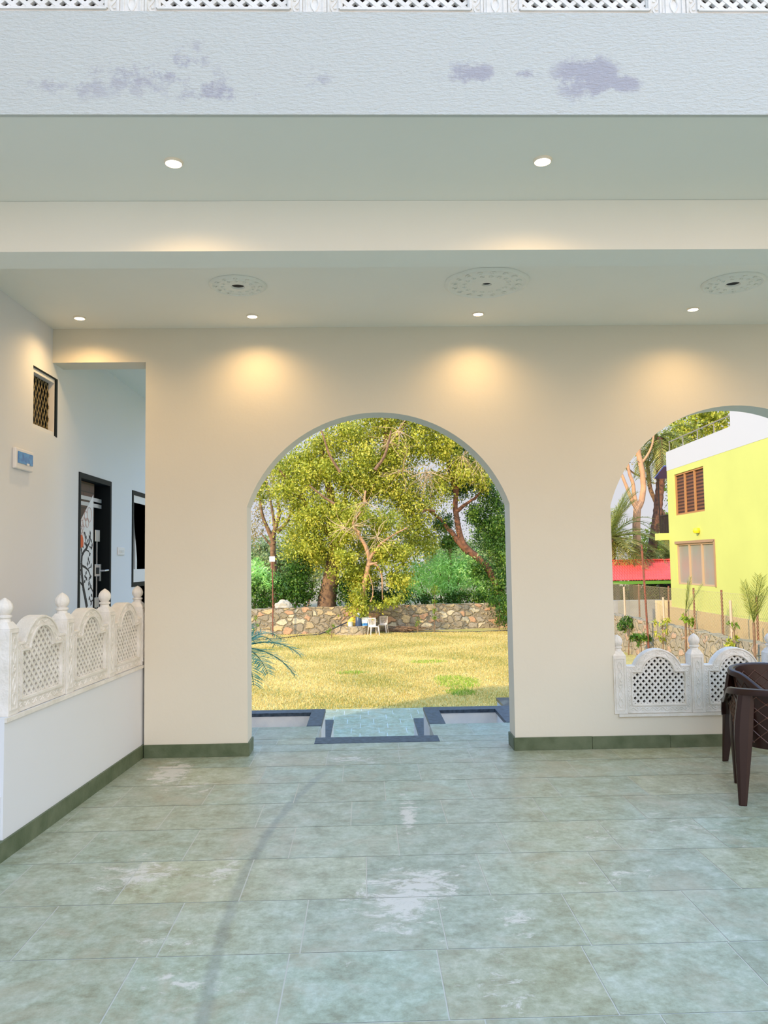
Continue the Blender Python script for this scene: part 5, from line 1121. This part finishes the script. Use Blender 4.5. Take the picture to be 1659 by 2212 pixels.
for i, (x, y, rx, ry) in enumerate([(560, 1190, 60, 40), (650, 1180, 60, 50), (960, 1190, 60, 30), (1060, 1180, 60, 60)]):
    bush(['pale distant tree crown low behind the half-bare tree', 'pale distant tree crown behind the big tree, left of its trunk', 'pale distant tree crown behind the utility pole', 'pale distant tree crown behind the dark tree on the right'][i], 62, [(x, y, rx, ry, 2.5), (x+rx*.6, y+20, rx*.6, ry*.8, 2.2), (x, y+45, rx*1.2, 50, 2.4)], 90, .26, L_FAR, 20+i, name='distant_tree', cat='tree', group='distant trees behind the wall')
# trees beyond the side wall on the right
Y = 37.0
PE = [absbase(ppath(Y, [(1374, 1330), (1376, 1250), (1377, 1180), (1375, 1110), (1377, 1095)], 10, 8), 1372, Y), ppath(Y, [(1376, 1100), (1366, 1085), (1356, 1060), (1345, 1030), (1335, 1010)], 4.5, 3), ppath(Y, [(1376, 1098), (1370, 1070), (1366, 1040), (1358, 1015), (1355, 985)], 5, 3), ppath(Y, [(1378, 1098), (1386, 1080), (1391, 1050), (1387, 1020), (1382, 990), (1378, 960), (1372, 930)], 7, 5), ppath(Y, [(1386, 1000), (1398, 985), (1408, 965), (1412, 940)], 3, 2)]
BE = [pblob(x, y, Y+.5, rx, ry, 1.0) for (x, y, rx, ry) in [(1340, 960, 40, 30), (1385, 900, 40, 40), (1352, 1000, 12, 12), (1420, 880, 40, 30)]]
tree('orange_barked_tree', 'smooth orange-barked tree forking high above the red roof', 'tree', Y, (1374, 1340), PE, BE, 120, .16, L_BROWN, BARK_P, 31, aspect=.4)
Y = 39.0
PF = [absbase(ppath(Y, [(1442, 1215), (1440, 1130), (1432, 1110), (1420, 1090), (1408, 1065), (1402, 1040), (1400, 1010), (1398, 995)], 6, 4), 1442, Y), ppath(Y, [(1399, 1035), (1385, 1030), (1368, 1022), (1355, 1010)], 3, 1.5), ppath(Y, [(1400, 1005), (1412, 990), (1416, 965), (1412, 930)], 3.4, 2), ppath(Y, [(1400, 1003), (1390, 996), (1380, 990)], 2.4, 1.2), ppath(Y, [(1402, 1040), (1415, 1045), (1425, 1040)], 1.6, .8)]
BF = [pblob(x, y, Y+.5, rx, ry, 1.0) for (x, y, rx, ry) in [(1445, 1050, 14, 16), (1450, 1080, 12, 12), (1400, 900, 40, 30)]]
tree('crooked_tree', 'thin dark crooked tree curving left behind the slender palm', 'tree', Y, (1442, 1300), PF, BF, 80, .16, L_MID, BARK, 32)
bush('green tree crown rising over the roof edge of the yellow house', 41, [(1480, 940, 50, 45, 1.5), (1540, 910, 50, 40, 1.5), (1500, 890, 60, 40, 1.5), (1455, 960, 20, 30, 1.2)], 200, .18, L_YEL, 33, name='crown_tree', cat='tree')
bush('olive tree crown behind the right part of the red roof', 41, [(1430, 1160, 30, 45, 1.5), (1400, 1190, 40, 40, 1.5), (1450, 1190, 30, 40, 1.4), (1440, 1120, 16, 20, 1)], 220, .18, L_MID, 34, name='crown_tree', cat='tree')
bush('dark shrubbery in the shade behind the red roofed shed', 37.5, [(1340, 1290, 40, 40, .7), (1400, 1290, 50, 40, .7), (1450, 1285, 40, 45, .7)], 260, .15, L_DARK, 35)
# palms
def frond(mb, base, az, L_, rise, droop, nl=26, ll=.35, up0=1.0, w=.02, lv=None, g=random):
    pts = []; d_ = Vector((math.cos(az)*math.cos(rise), math.sin(az)*math.cos(rise), math.sin(rise))); p = Vector(base)
    for i in range(11): pts.append(p.copy()); d_ = (d_ + Vector((0, 0, -droop*(.35+i*.09)))).normalized(); p = p + d_*L_/10
    mb.tube(pts, [.018*(1-i/12)*L_/2+.003 for i in range(11)], 5)
    for i in range(nl):
        f_ = .12+.88*i/nl; k = f_*10; i0 = min(int(k), 9); q = pts[i0].lerp(pts[i0+1], k-i0); t_ = (pts[i0+1]-pts[i0]).normalized(); s_ = t_.cross(Vector((0, 0, 1)))
        if s_.length < .05: s_ = Vector((math.sin(az), -math.cos(az), 0))
        s_.normalize(); l_ = ll*(.5+.5*math.sin(math.pi*min(1, f_*.85+.15)))*g.uniform(.8, 1.15)
        for sg in (1, -1):
            e_ = q + (s_*sg*.75 + t_*.75 + Vector((0, 0, .12-droop*.5)) + Vector((g.gauss(0, .06), g.gauss(0, .06), g.gauss(0, .06)))).normalized()*l_; mdl = q.lerp(e_, .5)+Vector((0, 0, .03*l_)); wv_ = t_*w*.5
            lv.append(((q-wv_*.4, mdl-wv_, e_), (q+wv_*.4, mdl+wv_, e_)))
def fronds_obj(name, lv, mt, parent, seed=0):
    n = len(lv); v = np.array([[tuple(a[0]), tuple(a[1]), tuple(a[2]), tuple(b_[1]), tuple(b_[0])] for a, b_ in lv]).reshape(-1, 3)
    me = bpy.data.meshes.new(name); me.from_pydata([tuple(x) for x in v], [], [tuple(5*i+k for k in range(5)) for i in range(n)])
    g = np.random.default_rng(seed); a = me.attributes.new('tint', 'FLOAT', 'FACE'); a.data.foreach_set('value', g.beta(2, 2, n).astype(np.float32)); me.materials.append(mt); o = bpy.data.objects.new(name, me); COL.objects.link(o); o.parent = parent; return o
def palm(name, label, Y, base, crown, r0, r1, nf, L_, ll, lm, seed, base_z=ZB, mid=None, bark=BARK, droop=.16, w=.03, nl=26, rises=(-.5, 1.3), azs=(0, 6.283), cat='palm'):
    g = random.Random(seed); c = at(*crown, Y=Y); b0 = at(*base, Y=Y); root = empty(name, (b0.x, Y, base_z)); off = Vector(root.location)
    pts = [Vector((b0.x, Y, base_z))] + [at(*q, Y=Y) for q in (mid or [])] + [c]
    tb = MB(); pp = []
    for i in range(len(pts)-1):
        for k in range(10): pp.append(pts[i].lerp(pts[i+1], k/10))
    pp.append(pts[-1]); n = len(pp); tb.tube([p-off for p in pp], [(r0+(r1-r0)*i/(n-1))*(1.07 if i % 2 else .95) for i in range(n)], 12); tb.build('trunk', bark, root, smooth=True)
    rb = MB(); lv = []
    for i in range(nf): frond(rb, c-off, g.uniform(*azs), L_*g.uniform(.8, 1.1), g.uniform(*rises), droop*g.uniform(.7, 1.4), nl=nl, ll=ll, w=w, lv=lv, g=g)
    rb.build('frond_ribs', lm, root, recalc=False); fronds_obj('fronds', lv, lm, root, seed); tag(root, label, cat); return root
palm('slender_palm', 'tall slender palm with shaggy crown behind the crooked tree', 38, (1408, 1330), (1424, 945), .24, .17, 34, 2.6, .55, L_PALM, 41, mid=[(1405, 1210), (1420, 1110), (1427, 1040), (1423, 980)], droop=.3, rises=(-.9, 1.2), bark=BARK_R, w=.05)
palm('date_palm', 'bushy date palm at the left jamb of the right archway', 35.5, (1318, 1330), (1316, 1165), .30, .28, 85, 2.7, .55, L_PALM, 42, droop=.13, w=.045)
palm('date_palm', 'dark date palm behind the shed beside the house corner', 37.0, (1455, 1320), (1452, 1205), .30, .28, 36, 2.4, .5, L_PALM, 43, droop=.15, w=.045)
palm('areca_palm', 'blue-green feathery palm in the shade at the left jamb of the central arch', 12.0, (513, 1400), (522, 1398), .05, .04, 22, 1.0, .30, L_TEAL, 44, base_z=LZ, droop=.16, w=.022, nl=22, rises=(-.1, 1.3))
# young plants
def sapling(name, label, X, px, pyb, pyt, clusters, lm, seed, leaf=.14, Yv=None, nleaf=26, cat='plant', group=None, floor_z=LZ, aspect=.28):
    b0 = at(px, pyb, X=X) if Yv is None else at(px, pyb, Y=Yv); Y = b0.y; root = empty(name, (b0.x, Y, floor_z)); off = Vector(root.location); top = at(px, pyt, Y=Y)
    m = MB(); m.tube([(0, 0, 0), ((top.x-b0.x)*.5+.03, 0, (top.z-floor_z)*.5), (top.x-b0.x, 0, top.z-floor_z)], [.022, .016, .006], 6); P = []; g = np.random.default_rng(seed)
    for (cx, cy, r) in clusters:
        c = at(cx, cy, Y=Y+g.uniform(-.15, .15)); k = Y/F_*r; zz = min(max(c.z-.15, floor_z+.05), top.z); m.tube([(((top.x-b0.x)*(zz-floor_z)/(top.z-floor_z+1e-6)), 0, zz-floor_z), tuple(c-off)], [.010, .004], 5)
        w_ = g.normal(size=(int(nleaf*max(1, (r/9)**2)), 3)); w_ /= np.linalg.norm(w_, axis=1)[:, None]; P.append(np.array(c-off)+w_*k*g.uniform(.3, 1.05, len(w_))[:, None]*np.array([1, .7, 1]))
    m.build('stem', BARK, root); P = np.concatenate(P); leaf_mesh('leaves', P, leaf, lm, root, None, seed=seed, aspect=aspect, droop=.7); tag(root, label, cat, group)
SX = GWX-.45
sapling('mango_sapling', 'leafy green sapling in front of the side wall, left of the rod', SX, 1357, 1400, 1345, [(1350, 1345, 13), (1368, 1352, 12), (1338, 1352, 9), (1358, 1338, 9), (1347, 1358, 9)], L_DARK, 51, nleaf=34, leaf=.19, group='saplings along the side wall')
sapling('mango_sapling', 'low leafy green sapling at the foot of the leaning rod', SX-.3, 1383, 1402, 1372, [(1375, 1375, 10), (1390, 1378, 10), (1380, 1385, 10), (1366, 1378, 8), (1402, 1380, 6)], L_DARK, 52, nleaf=34, leaf=.19, group='saplings along the side wall')
sapling('young_plant', 'thin plant with drooping yellow-green leaves right of the leaning rod', SX, 1430, 1410, 1330, [(1420, 1372, 8), (1440, 1366, 8), (1430, 1380, 7), (1432, 1345, 9), (1415, 1345, 6), (1442, 1340, 6)], L_YEL, 53, nleaf=14, leaf=.22, aspect=.2, group='saplings along the side wall')
sapling('young_plant', 'thin leafy plant before the side wall, above the gap between the lattice panels', SX, 1487, 1420, 1330, [(1484, 1338, 10), (1494, 1345, 8), (1478, 1335, 7)], L_MID, 54, nleaf=20, leaf=.18, group='saplings along the side wall')
sapling('young_plant', 'thin yellow-leaved plant behind the second lattice panel', SX, 1582, 1420, 1365, [(1578, 1385, 9), (1590, 1378, 8), (1584, 1395, 8), (1572, 1392, 6)], L_YEL, 55, nleaf=16, leaf=.15, group='saplings along the side wall')
sapling('young_plant', 'wispy plant rising above the side wall near the right picture edge', SX, 1585, 1420, 1340, [(1575, 1350, 10), (1592, 1352, 8)], L_MID, 56, nleaf=12, leaf=.15, group='saplings along the side wall')
wy = wl.y + .0
sapling('young_plant', 'small leafy plant before the stone wall right of the stick heap', 0, 902, 1362, 1332, [(902, 1340, 7), (900, 1350, 6), (905, 1345, 5)], L_MID, 57, Yv=37.7, nleaf=26, leaf=.11, group='young plants at the stone wall')
sapling('young_tree', 'young slender tree with a thin straight stem before the right part of the stone wall', 0, 938, 1362, 1262, [(937, 1275, 14), (940, 1300, 7), (938, 1320, 6), (939, 1335, 6)], L_MID, 58, Yv=37.7, nleaf=50, leaf=.12, cat='tree')
sapling('young_plant', 'small dark plant on the ground left of the round planter', 0, 716, 1368, 1345, [(714, 1360, 7), (722, 1352, 6), (708, 1366, 6)], L_MID, 59, Yv=35.6, nleaf=26, leaf=.12, group='young plants at the stone wall')
sapling('young_plant', 'thin plant climbing the stone wall at the left jamb', 0, 552, 1372, 1325, [(552, 1335, 6), (556, 1350, 5), (549, 1360, 6)], L_MID, 60, Yv=35.2, nleaf=26, leaf=.11, group='young plants at the stone wall')
sapling('hanging_creeper', 'green creeper hanging in front of the stone wall at the right jamb', 0, 1078, 1362, 1300, [(1076, 1318, 9), (1082, 1335, 8), (1074, 1345, 7), (1088, 1325, 8)], L_DARK, 61, Yv=38.2, nleaf=70, leaf=.11, cat='creeper')
palm('young_palm', 'young palm with upright feathery fronds below the lower house window', at(1482, 1400, X=SX).y, (1480, 1400), (1481, 1325), .03, .03, 3, 1.1, .28, L_PALM, 62, base_z=LZ, droop=.03, w=.02, rises=(.8, 1.5))
palm('young_palm', 'dying palm frond cluster with orange tips near the right picture edge', at(1628, 1400, X=SX).y, (1630, 1395), (1628, 1345), .03, .03, 6, 1.1, .30, L_PALM, 63, base_z=LZ, droop=.05, w=.02, rises=(1.1, 1.5))
for i, (px, ya, yb, l) in enumerate([(1352, 1268, 1330, 'thin pale stake left of the leaning rod on the side wall'), (1437, 1290, 1345, 'short pale stake on the side wall at the house corner'), (1583, 1297, 1352, 'thick pale wooden stake between the rusty posts')]):
    a = at(px, yb, X=GWX-.05); z1 = at(px-2, ya, Y=a.y).z; o = MB().tube([(0, 0, 0), (-.03, 0, z1-LZ)], .035, 6).build('wooden_stake', mat('pale_wood', (.55, .40, .28), .9) if i == 0 else MATS['pale_wood']); o.location = (GWX-.06, a.y, LZ); tag(o, l, 'stake')
